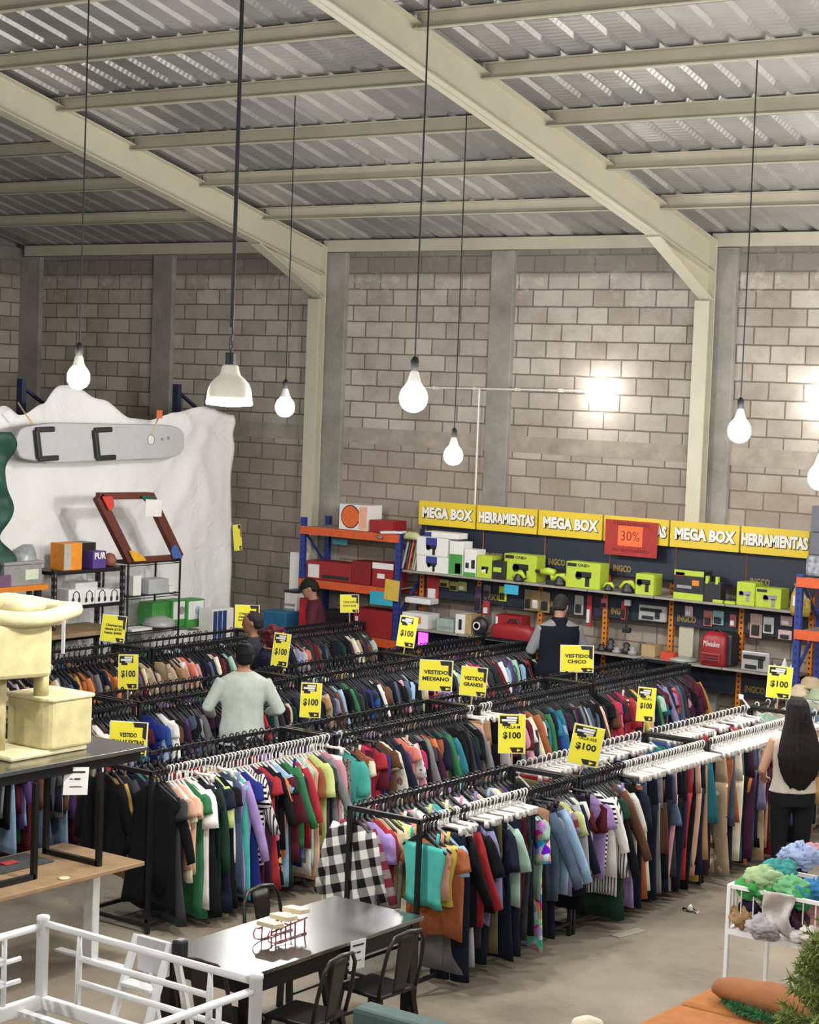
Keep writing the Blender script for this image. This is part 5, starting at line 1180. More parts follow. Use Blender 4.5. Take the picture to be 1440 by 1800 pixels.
mb = MB(); mb.prism([(x*1.0+(.012 if x > X1-.2 else -.012), y+(.012 if y > (Ya+Yb)/2 else -.012)) for x, y in out], .03, Matrix.Translation((0, 0, cz1-.03))); mb.build('house_roof', M_plush2, t, bevel=.012)
pc_ = at(72, 1222, Z=cz1); MB().cyl((pc_.x, pc_.y, cz1), (pc_.x, pc_.y, cz1+.2), .052, 20).build('post', M_plush, t, True)
pc2 = at(2, 1225, Z=cz1); MB().cyl((pc2.x+.0, pc2.y-.02, TZ+.04), (pc2.x, pc2.y-.02, cz1+.2), .05, 18).build('post', M_plush, t, True)
uz0 = cz1+.15; pu = at(92, 1190, Z=uz0); ux1 = pu.x; uyb = pu.y
uz1 = at(92, 1095, X=ux1).z
mb = MB(); mb.prism([(ux1, uyb), (ux1-.3, uyb+.1), (ux1-.42, uyb-.35), (ux1-.12, uyb-.5)], uz1-uz0, Matrix.Translation((0, 0, uz0))); mb.build('upper_house', M_plush, t, bevel=.03)
pb_ = at(28, 1078, Z=uz1+.03); bc = Vector((pb_.x, pb_.y, uz1+.03)); rx_ = .42
mb = MB(); mb.tube([(bc.x+rx_*math.cos(a_)*.9, bc.y+rx_*math.sin(a_), bc.z+.02+.018*math.sin(a_*3)) for a_ in [2*PI*i/28 for i in range(28)]], .055, 12, True); mb.build('basket_rim', M_plush2, t, True)
MB().lathe([(.36, -.03), (.37, 0), (.3, .012), (.02, .0)], (bc.x, bc.y, bc.z-.02), 28).build('basket_floor', M_plush, t, True)
for dx, dy, s in ((-.12, .05, .14), (-.02, .12, .12), (.05, -.02, .1)): MB().ball((bc.x+dx, bc.y+dy, bc.z+.05), s, 16, (1.2, 1, .55)).build('cushion', M_plush2, t, True)
ps = at(112, 1090, d=12.6); MB().bar(ps, ps+Vector((0, 0, -.22)), .03, .004).build('hanging_strap', M_wm, t)
# ================================================================== bottom right: crib, sofa, tree
ca, cb2 = at(1288, 1555, Z=.9), at(1442, 1592, Z=.9)
cx0, cx1, cyf, cyb = ca.x, ca.x+1.05, (ca.y+cb2.y)/2, ca.y+.58
t = thing('baby_crib', 'white metal crib heaped with clothes, right edge', 'crib', ((cx0+cx1)/2, (cyf+cyb)/2, 0))
zt, zb_ = .9, .6
for x in (cx0, cx1):
    for y in (cyf, cyb): MB().bar((x, y, 0), (x, y, zt+.01), .028).build('leg', M_wm, t, bevel=.004)
for (a, b_) in (((cx0, cyf), (cx1, cyf)), ((cx0, cyb), (cx1, cyb)), ((cx0, cyf), (cx0, cyb)), ((cx1, cyf), (cx1, cyb))):
    MB().bar((*a, zt), (*b_, zt), .024).build('top_rail', M_wm, t); MB().bar((*a, zb_), (*b_, zb_), .03, .035).build('bottom_rail', M_wm, t); mb = MB(); n = 12
    for k in range(1, n): p = Vector(a).lerp(Vector(b_), k/n); mb.cyl((p.x, p.y, zb_), (p.x, p.y, zt), .004, 6)
    mb.build('bars', M_wm, t)
x = at(1387, 1700, Y=cyb).x
MB().span((cx0, cyf, zb_-.01), (cx1, cyb, zb_+.005)).build('base', M_wm, t)
rk = random.Random(11)
def crumple(c, r, hx, label, sc=(1, 1, .55), pat=None, name='garment'):
    mb = MB(); n = 44; ph = [rk.uniform(0, 6) for _ in range(6)]; rs_ = []
    for i in range(1, 25):
        th_ = PI*i/25; L2 = []
        for j in range(n):
            a_ = 2*PI*j/n; q_ = r*(1+.16*math.sin(3*a_+ph[0]+2*th_)+.11*math.sin(5*a_-ph[1]+3*th_)); nv = Vector((math.sin(th_)*math.cos(a_), math.sin(th_)*math.sin(a_), math.cos(th_))); q_ *= 1.12-.42*abs(mnoise.noise(nv*2.6+Vector(ph[:3])))-.25*abs(mnoise.noise(nv*5.5+Vector(ph[3:])))
            L2.append(Vector((c[0]+sc[0]*q_*math.sin(th_)*math.cos(a_), c[1]+sc[1]*q_*math.sin(th_)*math.sin(a_), c[2]-sc[2]*q_*math.cos(th_))))
        rs_.append(L2)
    mb.rings(rs_); return base_mesh(mb, name, fabric('crib_'+hx+(pat or ''), hx, pat, '#5f7aa8', None), label, 'garment', 'clothes heaped in the crib', True)
def cpt(px, py, z): p = at(px, py, Z=z); return (p.x, p.y, z)
for px, py, z, r_, hx, sc, pat, lb in ((1408, 1505, 1.05, .13, '#9fb1d6', (1.2, 1, .6), 'spots', 'pale blue patterned garment on top of the crib heap'), (1438, 1500, 1.06, .1, '#c98e96', (1, 1, .6), None, 'pink garment on the crib heap, at the right edge'), (1372, 1530, 1.0, .12, '#2f8f8a', (1, 1, .6), None, 'teal garment on the crib heap'),
      (1345, 1545, .96, .13, '#a9c88c', (1, 1, .6), None, 'pale green garment on the crib heap'), (1335, 1560, .9, .13, '#37b04a', (1, 1, .6), None, 'bright green garment at the left of the crib heap'), (1390, 1560, .93, .12, '#6fbf7c', (1.2, 1, .6), None, 'mint green garment in the middle of the crib heap'), (1432, 1565, .93, .12, '#2c84c4', (1, 1, .6), None, 'bright blue garment at the right of the crib heap'),
      (1405, 1580, .88, .1, '#2f9e57', (1, 1, .7), None, 'green garment under the pale shirt'), (1310, 1612, .7, .09, '#b98f5c', (1.1, .9, .8), None, 'tan garment behind the crib bars at the left'), (1322, 1598, .76, .07, '#272436', (1, .9, .9), None, 'dark garment behind the crib bars'), (1330, 1585, .8, .08, '#d9dcd0', (1, 1, .8), None, 'white garment near the crib top rail'),
      (1345, 1630, .68, .09, '#c4bfc4', (1.2, .9, .8), None, 'pale grey garment low in the crib'), (1400, 1625, .72, .09, '#4a2438', (1, .9, .9), None, 'plum garment low in the crib'), (1425, 1612, .74, .1, '#d08c88', (1, .9, 1.1), None, 'salmon garment at the right of the crib'), (1418, 1645, .68, .08, '#e0d8d4', (1.2, .9, .7), None, 'off-white garment low at the right of the crib')):
    crumple(cpt(px, py, z), r_, hx, lb, sc, pat)
pd = at(1350, 1580, Y=cyf-.02); mb = MB(); wv = .2
mb.grid(lambda u, v: Vector((pd.x-.02+wv*u+.01*math.sin(v*9), cyf-.03-.02*math.sin(v*7+u*4)-.015*math.sin(u*9), .93-.26*v+.02*math.sin(u*5)*v)), 14, 16)
o = mb.build('draped_shirt', fabric('pale_shirt', '#cfc9c2'), None, True); o.modifiers.new('s', 'SOLIDIFY').thickness = .012; tag(o, 'pale beige shirt draped over the near crib rail', 'garment', 'clothes heaped in the crib')
# orange-brown sofa corner with cushion
sz = .45
s1, s2, s3 = at(1150, 1796, Z=sz), at(1210, 1763, Z=sz), at(1256, 1734, Z=sz)
M_sofa = plain('rust_velvet', '#a2652f', .9, 0, .14, 12, .2); M_sofa2 = plain('rust_cushion', '#8e5a33', .95, 0, .12, 10, .2)
sxl = s3.x-.03; t = thing('sofa', 'rust-orange sofa with a long cushion, bottom right corner', 'sofa', (sxl+.8, 9.6, 0))
MB().span((sxl, 8.6, .08), (sxl+1.9, s3.y+.02, .27)).build('frame', M_sofa, t, bevel=.03)
MB().span((sxl, s2.y-.02, .27), (sxl+1.9, s3.y+.2, sz)).build('seat_cushion', M_sofa, t, bevel=.045); MB().span((sxl, 8.6, .27), (sxl+1.9, s2.y-.025, sz)).build('seat_cushion', M_sofa, t, bevel=.045)
for x in (sxl+.1, sxl+1.8):
    for y in (8.75, s3.y-.1): MB().span((x-.03, y-.03, 0), (x+.03, y+.03, .09)).build('leg', M_dark, t)
pcx = at(1262, 1728, Z=sz+.1); pl = Vector((pcx.x, pcx.y, sz+.085)); mb = MB(); rs_ = []
for i, u in enumerate([k_/14 for k_ in range(15)]):
    w_ = .13*math.sin(PI*(.06+.88*u))**.42; c = pl+Vector((.78*u, -.03*u, 0)); rs_.append((c, .17*(w_/.13), .085*(w_/.13)+.006*math.sin(u*17), (1, 0, 0)))
mb.loft(rs_, 18); o = mb.build('bolster_cushion', M_sofa2, None, True); tag(o, 'long rust-brown cushion lying on the orange sofa', 'cushion')
# teal-grey sofa back
a, b_ = at(650, 1757, Z=.8), at(930, 1800, Z=.8)
M_teal2 = plain('teal_grey_fabric', '#4c5f5c', .9, 0, .1, 20, .15)
t = thing('fabric_sofa', 'grey-green fabric sofa seen from behind at the bottom edge', 'sofa', (a.x+.6, a.y-.35, 0))
MB().span((a.x, a.y-.16, .1), (a.x+1.5, a.y, .8)).build('backrest', M_teal2, t, bevel=.025); MB().span((a.x, a.y-.8, .1), (a.x+.16, a.y-.165, .6)).build('armrest', M_teal2, t, bevel=.03); MB().span((a.x+.165, a.y-.8, .1), (a.x+1.5, a.y-.165, .42)).build('seat', M_teal2, t, bevel=.03)
for x in (a.x+.08, a.x+1.4):
    for y in (a.y-.08, a.y-.72): MB().span((x-.025, y-.025, 0), (x+.025, y+.025, .1)).build('leg', M_dark, t)
q = at(1033, 1800, d=9.5); mb = MB(); mb.lathe([(.06, -.1), (.09, -.03), (.075, .015), (.03, .035), (.005, .04)], (q.x, q.y, q.z), 18)
mb2 = MB(); t = thing('floor_lamp', 'cream rounded top of a lamp poking up at the bottom edge', 'lamp', (q.x, q.y, 0)); mb.build('lamp_shade', plain('cream_lamp', '#d5c9ae', .6), t, True); MB().cyl((q.x, q.y, .02), (q.x, q.y, q.z-.1), .012, 8).build('pole', M_dark, t); MB().lathe([(.13, 0), (.13, .015), (.02, .025)], (q.x, q.y, 0), 20).build('base', M_dark, t, True)
# artificial christmas tree and garland
def needles(mb, path, L2, n, rnd, w_=.004, tipup=.4):
    for i in range(n):
        u = rnd.random()*(len(path)-1); k_ = int(u); p = Vector(path[k_]).lerp(Vector(path[min(k_+1, len(path)-1)]), u-k_); d = (Vector(path[min(k_+1, len(path)-1)])-Vector(path[k_])).normalized()
        r_ = Vector((rnd.gauss(0, 1), rnd.gauss(0, 1), rnd.gauss(0, 1))).normalized(); v = (d*tipup+r_).normalized()*L2*rnd.uniform(.6, 1.1); s_ = v.cross(Vector((.3, .5, 1))).normalized()*w_; s2 = v.cross(s_).normalized()*w_
        mb.add([p-s_, p+s_, p+s2, p+v], [(0, 1, 3), (1, 2, 3), (2, 0, 3), (0, 2, 1)])
rt = random.Random(9); tp = at(1482, 1728, d=8.2)
M_pine = plain('pine_needles', '#84924e', .8, 0, .35, 25); M_pine2 = plain('garland_needles', '#3c8052', .7, 0, .35, 30)
t = thing('christmas_tree', 'artificial green christmas tree at the bottom right corner', 'tree', (tp.x, tp.y, 0))
MB().cyl((tp.x, tp.y, .0), (tp.x, tp.y, tp.z+.25), .02, 8).build('trunk', M_dark, t)
mb = MB(); nb = MB()
for k_ in range(260):
    z = rt.uniform(.35, tp.z+.22); u = 1-(z-.3)/(tp.z); L2 = .12+.42*max(0, u); a_ = rt.uniform(0, 2*PI); e = Vector((math.cos(a_), math.sin(a_), .35)); p0 = Vector((tp.x, tp.y, z)); path = [p0, p0+e*L2*.5, p0+e*L2+Vector((0, 0, .02))]
    nb.tube(path, .003, 5); needles(mb, path, .06, 120, rt, .0065)
nb.build('branches', M_dark, t); o = mb.build('needles', M_pine, t)
gp = [at(px, py, Z=z) for px, py, z in ((1272, 1760, .47), (1295, 1778, .47), (1325, 1790, .47), (1360, 1800, .47), (1400, 1795, .47), (1440, 1780, .47))]
t = thing('tinsel_garland', 'green tinsel garland lying across the orange sofa', 'garland', gp[2]); MB().tube([p+Vector((0, 0, .02)) for p in gp], .006, 6).build('wire', M_dark, t); mb = MB(); needles(mb, [p+Vector((0, 0, .025)) for p in gp], .055, 1500, rt, .005, .1); mb.build('tinsel', M_pine2, t)
# small things on the floor
for px, py, w_, d_, rz, hx, lb in ((1213, 1598, .08, .05, .4, '#d8d4cc', 'crumpled white paper scrap on the floor in the aisle'),):
    p = at(px, py, Z=.02); mb = MB(); mb.loft([((p.x-.06, p.y, .012), .02, .012, (1, 0, 0)), ((p.x, p.y+.01, .03), .05, .03, (1, .3, 0)), ((p.x+.07, p.y, .012), .03, .012, (1, 0, 0))], 8); base_mesh(mb, 'paper_scrap', plain('paper_scrap', hx, .8), lb, 'paper', smooth=True)
for px, py, lb in ((1105, 1640, 'clear plastic strip on the floor by the right-hand racks'), (1040, 1610, 'pale strip on the floor under the right-hand racks')):
    p = at(px, py, Z=.004); base_mesh(MB().box((p.x, p.y, .004), (.1, .32, .006), -.2), 'plastic_strip', plain('clear_strip', '#a79f90', .3), lb, 'plastic')
# hats piled on the far rack at the right
for px, py, hx, lb, z in ((1408, 1222, '#b9a98a', 'beige brimmed hat lowest on the far right rack', 1.225), (1425, 1208, '#a3906e', 'tan hat on top of the beige one, right rack', 1.3), (1440, 1228, '#8f9a78', 'olive hat at the right edge on the far rack', 1.225)):
    p = at(px, py, Z=z); o = base_mesh(MB().lathe([(.15, 0), (.16, .012), (.1, .02), (.09, .07), (.06, .095), (.01, .1)], (p.x, p.y, z), 22), 'hat', fabric('hat'+hx, hx), lb, 'hat', 'hats on the right rack', True)
# ================================================================== yellow price signs over the racks
M_sy = plain('price_yellow', '#e4d936', .6, 0, .03, 5); M_sy2 = plain('price_yellow_pale', '#cfc95a', .6, 0, .03, 5)
def price_sign(px0, py0, px1, py1, where, label, lines, kind='tall', tilt=0., yawoff=0., hold=True):
    """yellow card with a white border; tall ones have a header block and a flag at the foot"""
    c = at((px0+px1)/2, (py0+py1)/2, **where); dist = (c-CAM).dot(FW); w_ = (px1-px0)/F_PX*dist; h = (py1-py0)/F_PX*dist
    v = (CAM-c); v.z = 0; rt_ = Vector((0, 0, 1)).cross(v.normalized())
    M = facing(c, rt_) @ Matrix.Rotation(yawoff, 4, 'Y') @ Matrix.Rotation(tilt, 4, 'Z')
    mb = MB(); mb.box((0, 0, 0), (w_, h, .004)); o = mb.build('price_sign', M_wbox); o.matrix_world = M; o['_local'] = 1
    tag(o, label, 'sign', 'yellow price signs')
    e = .04*w_
    MB().box((0, 0, .003), (w_-e, h-e, .002)).build('yellow_face', M_sy, o)
    if kind == 'tall':
        MB().box((-.1*w_, h*.36, .0045), (w_*.68, h*.2, .001)).build('header_block', M_blk, o)
        mb = MB(); mb.box((.0*w_, h*.41, .0052), (w_*.4, h*.05, .001)); mb.box((-.1*w_, h*.345, .0052), (w_*.55, h*.055, .001)); mb.box((.0*w_, h*.285, .0052), (w_*.3, h*.03, .001)); mb.build('header_print', M_wtxt, o)
        MB().box((-.2*w_, h*.235, .0045), (w_*.3, h*.08, .001)).build('header_tab', M_blk, o)
        fl = [(-.08*w_, -h*.34), (.42*w_, -h*.34), (.42*w_, -h*.47), (.02*w_, -h*.47)]
    else:
        fl = [(.12*w_, -h*.33), (.46*w_, -h*.33), (.46*w_, -h*.48), (.2*w_, -h*.48)]
        MB().prism([(.1*w_, h*.48), (.0*w_+.14*w_, h*.34), (.36*w_, h*.34), (.36*w_, h*.05), (.42*w_, h*.0), (.46*w_, h*.0), (.46*w_, h*.48)][::-1], .001, Matrix.Translation((0, 0, .0045))).build('corner_block', M_blk, o)
    MB().prism(fl[::-1], .001, Matrix.Translation((0, 0, .0045))).build('flag_block', M_blk, o)
    cxf = sum(p[0] for p in fl)/4+.05*w_; MB().prism([(cxf-.05*w_, -h*.37), (cxf+.1*w_, -h*.405), (cxf-.05*w_, -h*.45)], .001, Matrix.Translation((0, 0, .0058))).build('flag_mark', M_sy, o)
    for tx, v_, sz, wd, bold in lines:
        lettering(tx, sz*h, M_blk, o, Matrix.Translation((0, v_*h, .0055)), bold*h*1.0, wd*w_)
    if hold: MB().box((0, -h*.5-.07, -.004), (.014, .18, .006)).build('holder', M_card, o)
    return o
T100 = [('$100', -.06, .26, .72, .008)]
RB, RC, RD, RA = dict(X=-9.98), dict(X=-12.2), dict(X=-14.45), dict(X=-7.68)
price_sign(208, 1150, 243, 1212, dict(X=-12.48), 'yellow $100 sign above the peach garments on the far left', T100, tilt=.01)
price_sign(479, 1113, 509, 1172, dict(X=-12.5), 'tilted yellow $100 sign beside the red-haired woman', T100, tilt=-.1)
price_sign(528, 1200, 565, 1262, dict(X=-10.25), 'yellow $100 sign right of the man in the white shirt', T100, tilt=-.03)
price_sign(700, 1083, 732, 1138, dict(X=-12.4), 'tilted yellow $100 sign at the right post of the blue rack', T100, tilt=-.12)
TL = lambda s: [('TALLA '+s, .17, .1, .6, .002), ('$100', -.04, .22, .66, .007)]
price_sign(876, 1255, 924, 1325, dict(X=-7.97), 'yellow TALLA M $100 sign over the front of the right-hand row', TL('M'), tilt=.03)
price_sign(1003, 1275, 1058, 1346, RA, 'tilted yellow TALLA XS/S $100 sign over the right-hand row', TL('XS/S'), tilt=-.16)
price_sign(1120, 1208, 1152, 1269, dict(X=-7.97), 'yellow TALLA L $100 sign beside the fuchsia blouses', TL('L'), tilt=-.04)
price_sign(1349, 1171, 1392, 1228, dict(X=-7.8), 'yellow $100 sign above the woman at the right', T100, tilt=-.05)
TW = lambda a, b_, w1, w2: [(a, .1, .17, w1, .006), (b_, -.11, .17, w2, .006)]
price_sign(737, 1160, 796, 1215, dict(X=-10.27), 'yellow VESTIDO MEDIANO sign in the middle row', TW('VESTIDO', 'MEDIANO', .72, .8), 'wide', -.02)
price_sign(809, 1172, 856, 1224, dict(X=-10.0), 'yellow VESTIDO GRANDE sign just right of the MEDIANO one', TW('VESTIDO', 'GRANDE', .72, .72), 'wide', -.06)
price_sign(985, 1134, 1044, 1182, dict(X=-10.2), 'yellow VESTIDO CHICO sign before the man in the dark cap', TW('VESTIDO', 'CHICO', .72, .56), 'wide', .02)
price_sign(192, 1268, 259, 1328, dict(X=-10.0), 'yellow VESTIDO TALLAS EXTRAS sign behind the tall black table', TW('VESTIDO', 'TALLAS EXTRAS', .45, .84), 'wide', -.05)
TC = [('Chamarras', .12, .12, .66, .004), ('desde $150', -.02, .12, .7, .004), ('hasta $400', -.16, .12, .7, .004)]
price_sign(178, 1081, 221, 1129, dict(X=-14.73), 'tilted yellow Chamarras sign above the green jackets on the far left', TC, 'wide', -.1)
price_sign(413, 1063, 456, 1104, dict(X=-14.7), 'yellow Chamarras sign behind the old man', TC, 'wide', .0)
price_sign(598, 1045, 631, 1077, dict(X=-14.3), 'small pale yellow sign hanging in the blue rack', [('TODA ROPA', .08, .15, .7, .004), ('TODO $100', -.12, .15, .7, .004)], 'wide', .04)
price_sign(410, 922, 425, 968, dict(X=-16.42), 'narrow yellow sign seen edge-on at the right edge of the white sheet', [], 'wide', .1, .3, False)
# white clips stuck up on the right racks
for px, py, px2, py2, lb in ((1303, 1225, 1318, 1244, 'white plastic sign holder standing on the right-hand racks, farther one'), (1300, 1263, 1308, 1284, 'white plastic sign holder standing on the right-hand racks, nearer one')):
    a = at(px, py, d=16.2); b_ = at(px2, py2, d=16.2); t = thing('sign_holder', lb, 'holder', b_); MB().bar(b_, a, .022, .012).build('stem', M_wm, t); MB().box(a, (.04, .02, .04)).build('clip', M_wm, t, bevel=.005)
# ================================================================== people
def remeshed(mb, name, mat, parent, voxel=.014, it=4):
    o = mb.build('tmp', mat, None); md = o.modifiers.new('r', 'REMESH'); md.mode = 'VOXEL'; md.voxel_size = voxel
    s = o.modifiers.new('s', 'SMOOTH'); s.iterations = it; s.factor = .5
    dg = bpy.context.evaluated_depsgraph_get(); dg.update(); me = bpy.data.meshes.new_from_object(o.evaluated_get(dg)); bpy.data.objects.remove(o)
    me.name = name; me.polygons.foreach_set('use_smooth', [True]*len(me.polygons)); me.materials.clear(); me.materials.append(mat)
    q = bpy.data.objects.new(name, me); COL.objects.link(q); q.parent = parent; return q
def limb(mb, pts, rr, n=14, flat=1.):
    S = []
    for i, p in enumerate(pts):
        p = Vector(p); d = Vector(pts[min(i+1, len(pts)-1)])-Vector(pts[max(i-1, 0)]); S.append((p, rr[i], rr[i]*flat, d))
    mb.loft(S, n)
def subdiv(a, b_, c, n=4):
    a, b_, c = Vector(a), Vector(b_), Vector(c); P = [a.lerp(b_, i/n) for i in range(n)]+[b_.lerp(c, i/n) for i in range(n+1)]; return P
def hand(mb, wrist, elbow, side, curl=.5):
    w_ = Vector(wrist); d = (w_-Vector(elbow)).normalized(); up = Vector((0, 0, 1)); x = d.cross(up)
    if x.length < .2: x = Vector((side, 0, 0))
    x.normalize(); nrm = x.cross(d).normalized()
    mb.loft([(w_-d*.01, .024, .018, d), (w_+d*.03, .034, .015, d), (w_+d*.075, .04, .014, d), (w_+d*.09, .036, .012, d)], 12)
    for k, (o_, L2) in enumerate(((-.03, .06), (-.01, .072), (.011, .068), (.031, .052))):
        b_ = w_+d*.08+x*o_; d2 = (d-nrm*curl*.6).normalized(); d3 = (d-nrm*curl*1.6).normalized(); mb.tube([b_, b_+d2*L2*.5, b_+d2*L2*.5+d3*L2*.5], [.0095, .009, .0075], 8)
    b_ = w_+d*.025-x*side*.026; t1 = (d*.6-x*side*.8).normalized(); mb.tube([b_, b_+t1*.035, b_+t1*.045+d*.03-nrm*.01], [.012, .0105, .008], 8)
TORSO = [(.84, .165, .115, 0), (.93, .172, .122, -.005), (1.03, .155, .112, 0), (1.14, .155, .11, .003), (1.25, .172, .115, .004), (1.34, .182, .108, 0), (1.4, .165, .09, -.006), (1.445, .1, .065, -.01), (1.47, .062, .058, -.005)]
HEAD = [(1.495, .036, .04, .045), (1.515, .055, .066, .03), (1.55, .066, .084, .02), (1.595, .0725, .095, .014), (1.64, .076, .099, .008), (1.68, .07, .09, .004), (1.71, .05, .066, 0), (1.722, .02, .026, 0)]
def person(loc, rz, h, label, skin, shirt, trousers, arms, sleeve=.9, hair=None, hairhex='#0d0b0a', cap=None, vest=None, lean=0., headturn=0., headpitch=0., hem=.82, wide=1.):
    k = h/1.7; t = thing('person', label, 'person', loc, rz, local=True)
    Ms = plain('skin_'+skin, skin, .55, 0, .06, 20); Mshirt = fabric('worn_'+shirt, shirt); Mtr = fabric('worn_'+trousers, trousers); Mh = plain('hair_'+hairhex, hairhex, .7, 0, .4, 40, .4, .25); Msh = plain('shoe_leather', '#1b1a1a', .5)
    def L(p):   # lean the upper body forward about the hips, then scale
        p = Vector(p)
        if p.z > .9: p = Matrix.Rotation(-lean, 3, 'X') @ (p-Vector((0, 0, .9)))+Vector((0, 0, .9))
        return p*k
    HR = Matrix.Rotation(headturn, 3, 'Z') @ Matrix.Rotation(-headpitch, 3, 'X'); HC = Vector((0, 0, 1.5))
    def Hd(p): return L(HR @ (Vector(p)-HC)+HC)
    def ring(z, rx, ry, cy, f=1., n=20, fn=L): return [fn((rx*f*math.cos(2*PI*j/n), cy+ry*f*math.sin(2*PI*j/n), z)) for j in range(n)]
    A = []
    for s, (el, wr) in zip((-1, 1), arms): A.append((s, (s*.18, 0, 1.375), el, wr))
    mb = MB()
    mb.rings([ring(z, rx*wide, ry, cy) for z, rx, ry, cy in TORSO]); mb.rings([ring(z, .053, .056, .004) for z in (1.42, 1.5, 1.56)])
    mb.rings([ring(z, rx, ry, cy, fn=Hd) for z, rx, ry, cy in HEAD])
    mb.loft([(Hd((0, .098, 1.612)), .008*k, .008*k), (Hd((0, .112, 1.588)), .012*k, .014*k), (Hd((0, .108, 1.575)), .015*k, .012*k), (Hd((0, .095, 1.568)), .009*k, .006*k)][::-1], 8)
    for s in (-1, 1): mb.ball(Hd((s*.077, -.002, 1.6)), .03*k, 10, (.35, .7, 1.05))
    mb.ball(Hd((0, .1, 1.545)), .02*k, 10, (1.2, .5, .35))
    for s in (-1, 1):
        P = [(s*.092, 0, .9), (s*.1, .004, .68), (s*.1, .012, .47), (s*.1, -.008, .3), (s*.1, -.012, .08)]; limb(mb, [Vector(p)*k for p in P], [r_*k for r_ in (.088, .075, .053, .05, .036)])
        mb.loft([(Vector((s*.1, -.05, .04))*k, .034*k, .036*k, (0, 1, 0)), (Vector((s*.1, .03, .045))*k, .042*k, .042*k, (0, 1, 0)), (Vector((s*.105, .13, .03))*k, .042*k, .026*k, (0, 1, 0)), (Vector((s*.105, .19, .022))*k, .026*k, .018*k, (0, 1, 0))], 12)
    for s, sh, el, wr in A:
        P = subdiv(L(sh), L(el), L(wr)); limb(mb, P, [q*k for q in (.05, .047, .044, .041, .038, .038, .034, .029, .025)]); hand(mb, L(wr), L(el), s)
    remeshed(mb, 'body', Ms, t, .0105, 3)
    mb = MB()
    for s in (-1, 1): mb.ball(Hd((s*.03, .1, 1.613)), .011*k, 8, (1.2, .5, .7))
    mb.build('eyes', M_dark, t, True)
    # shirt: torso shell and sleeves in one cloth
    mb = MB(); T2 = [q for q in TORSO if q[0] > hem]; T2 = [(hem, T2[0][1]*1.06, T2[0][2]*1.08, 0)]+T2[:-1]+[(1.462, .075, .07, -.005)]
    def sring(z, rx, ry, cy, i):
        n = 28; f = 1.09; wv = .018*max(0, 1.25-z)*3
        return [L(((rx*wide*f+wv*.3*math.sin(j*2.1+z*20))*math.cos(2*PI*j/n), cy+(ry*f+wv*.3*math.sin(j*1.7+z*9))*math.sin(2*PI*j/n), z)) for j in range(n)]
    mb.rings([sring(z, rx, ry, cy, i) for i, (z, rx, ry, cy) in enumerate(T2)])
    if sleeve > 0:
        for s, sh, el, wr in A:
            P = subdiv(L(sh), L(el), L(wr)); m_ = max(2, int(round(len(P)*sleeve))); limb(mb, P[:m_], [q*k for q in (.068, .066, .062, .06, .058, .054, .05, .045, .042)[:m_]])
    remeshed(mb, 'shirt', Mshirt, t, .0125, 3)
    if vest:
        mb = MB(); mb.rings([ring(z, rx*wide*.97, ry, cy, 1.17) for z, rx, ry, cy in [q for q in TORSO if hem-.02 < q[0] < 1.43]]); mb.rings([ring(z, r_, r_, -.01, 1.) for z, r_ in ((1.39, .1), (1.45, .095), (1.49, .085))]); remeshed(mb, 'vest', fabric('worn_'+vest, vest), t, .0125, 3)
    mb = MB()
    mb.rings([[Vector((rx*1.07*wide*math.cos(2*PI*j/20), ry*1.1*math.sin(2*PI*j/20), z))*k for j in range(20)] for z, rx, ry in ((.8, .168, .12), (.9, .17, .122), (1.0, .158, .113))])
    for s in (-1, 1): limb(mb, [Vector(p)*k for p in [(s*.092, 0, .9), (s*.1, .004, .68), (s*.1, .012, .47), (s*.1, -.004, .28), (s*.1, -.008, .07)]], [q*k for q in (.1, .088, .07, .064, .058)])
    remeshed(mb, 'trousers', Mtr, t, .0125, 3)
    for s in (-1, 1):
        mb = MB(); mb.loft([(Vector((s*.1, -.06, .045))*k, .04*k, .044*k, (0, 1, 0)), (Vector((s*.1, .03, .05))*k, .047*k, .05*k, (0, 1, 0)), (Vector((s*.105, .14, .035))*k, .047*k, .034*k, (0, 1, 0)), (Vector((s*.105, .205, .028))*k, .03*k, .025*k, (0, 1, 0))], 14); mb.build('shoe', Msh, t, True)
    if hair:
        mb = MB()
        if hair in ('short', 'thin'):
            f = 1.11 if hair == 'short' else 1.07; lo = 1.575 if hair == 'short' else 1.59
            mb.rings([ring(z, rx, ry, cy-(.026 if z < 1.66 else .01), f, 20, Hd) for z, rx, ry, cy in [(lo-.045, .05, .05, -.032), (lo-.02, .066, .068, -.024), (lo, .07, .078, -.012)]+[q for q in HEAD if q[0] > lo+.02]]+[ring(1.735, .03, .035, 0, 1, 20, Hd)])
        elif hair == 'curly':
            r5 = random.Random(4)
            mb.rings([ring(z, rx, ry, cy-.03, 1.2, 20, Hd) for z, rx, ry, cy in [(1.5, .06, .06, -.01)]+[q for q in HEAD if q[0] > 1.54]])
            for _ in range(70):
                a_ = r5.uniform(0, 2*PI); z = r5.uniform(1.48, 1.73); rr = .085*math.sqrt(max(.05, 1-((z-1.6)/.15)**2)); y = rr*1.2*math.sin(a_)-.025
                if y > .055 and z < 1.67: continue
                mb.ball(Hd((rr*1.1*math.cos(a_), y, z)), r5.uniform(.018, .032)*k, 8)
        elif hair == 'long':
            S = [(1.745, .02, .02, -.01), (1.73, .065, .08, -.01), (1.69, .092, .112, -.014), (1.62, .105, .11, -.035), (1.55, .118, .092, -.06), (1.46, .148, .066, -.09), (1.36, .178, .05, -.122), (1.25, .195, .044, -.14), (1.14, .172, .036, -.142), (1.07, .125, .026, -.137), (1.0, .06, .012, -.132)]
            rs_ = []
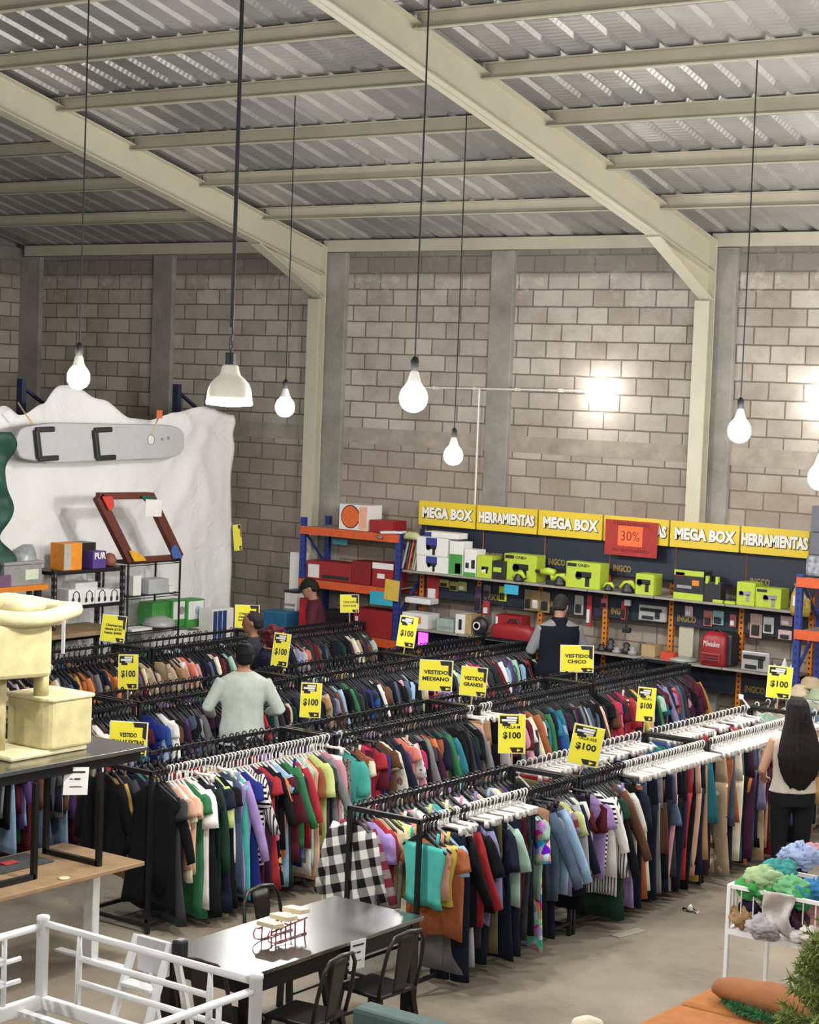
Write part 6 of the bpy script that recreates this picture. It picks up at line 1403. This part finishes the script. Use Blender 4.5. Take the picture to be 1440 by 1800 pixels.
            for z, rx, ry, cy in S:
                n = 44; rs_.append([Hd((rx*(1+.05*math.sin(j*3.9+z*9))*math.cos(2*PI*j/n), cy+ry*(1+.16*math.sin(j*2.6+z*5))*math.sin(2*PI*j/n), z+(.045*math.sin(j*2.3) if z < 1.15 else 0))) for j in range(n)])
            mb.rings(rs_)
        remeshed(mb, 'hair', Mh, t, .008, 2)
    if cap:
        Mc = fabric('worn_'+cap, cap); mb = MB(); mb.rings([ring(z, rx, ry, cy-.004, 1.12, 24, Hd) for z, rx, ry, cy in [(1.63, .076, .099, .008), (1.66, .075, .097, .006), (1.7, .062, .08, .004), (1.73, .035, .045, 0), (1.74, .01, .012, 0)]]); mb.build('cap', Mc, t, True)
        mb = MB(); vs = []
        for q in (0, 1): vs += [Hd((.075*math.cos(a_)*(1 if q == 0 else 1.02), .07+(.02 if q == 0 else .1)*math.sin(a_) + (0 if q == 0 else .01), 1.642-(.012*q))) for a_ in [PI*i/10 for i in range(11)]]
        mb.add(vs, [(i, i+1, 12+i, 11+i) for i in range(10)]); o = mb.build('cap_visor', Mc, t, True); o.modifiers.new('s', 'SOLIDIFY').thickness = .006
    return t
def stand(px, py, z): p = at(px, py, Z=z); return (p.x, p.y, 0)
# man in the pale shirt, back to the camera, reaching to the racks
person(stand(430, 1137, 1.7), YAW+.12, 1.72, 'man with black hair in a loose pale mint shirt, back to the camera', '#a9785c', '#c3cdc2', '#23252c',
       (((-.31, -.0, 1.13), (-.27, .22, 1.02)), ((.33, -.02, 1.12), (.25, .24, 1.06))), 1., 'short', '#08080a', wide=1.12, hem=.8, headturn=.05)
# man in cap at the tool shelving
person((at(985, 1050, Y=18.62).x, 18.62, 0), YAW+.15, at(985, 1050, Y=18.62).z+.0, 'man in a dark cap and navy vest with grey sleeves, facing the tool shelves', '#a87f68', '#8f9094', '#1c2230',
       (((-.29, .04, 1.12), (-.2, .26, 1.1)), ((.31, .05, 1.12), (.2, .28, 1.1))), 1., 'thin', '#2a2522', cap='#3a3233', vest='#171c2a', wide=1.2, headturn=-.45, headpitch=.35)
# woman with long hair at the right
person(stand(1402, 1236, 1.62), YAW+.1, 1.63, 'woman with long dark hair in a cream top and black trousers, back to the camera', '#b98f74', '#ded2be', '#1c1d22',
       (((-.27, .03, 1.1), (-.2, .24, 1.0)), ((.27, .03, 1.1), (.2, .24, 1.0))), 0., 'long', '#120c0d', wide=1.1, hem=.92)
# old man in profile and the red-haired woman in front of him
person(stand(450, 1083, 1.63), 2.15, 1.65, 'old man with thin dark hair in profile, standing behind the red-haired woman', '#87604a', '#2b2d36', '#26262a',
       (((-.25, .03, 1.1), (-.2, .24, 1.02)), ((.25, .03, 1.1), (.2, .24, 1.02))), .9, 'thin', '#1b1816', lean=.05)
person(stand(463, 1106, 1.55), -.85, 1.58, 'woman with curly dark red hair and a navy top looking down at the clothes', '#b5826a', '#191b30', '#1f2026',
       (((-.26, .06, 1.1), (-.18, .28, 1.04)), ((.26, .06, 1.1), (.18, .28, 1.04))), .9, 'curly', '#4d1a1e', lean=.12, headpitch=.45)
# man in the dark cap and maroon shirt before the blue rack
person(stand(566, 1025, 1.64), 2.2, 1.68, 'man in a dark cap and maroon shirt bending before the blue rack', '#9a705c', '#5c2636', '#232429',
       (((-.26, .08, 1.12), (-.18, .28, 1.02)), ((.26, .08, 1.12), (.18, .28, 1.02))), .9, 'thin', '#1a1716', cap='#20241f', lean=.18, headpitch=.25)
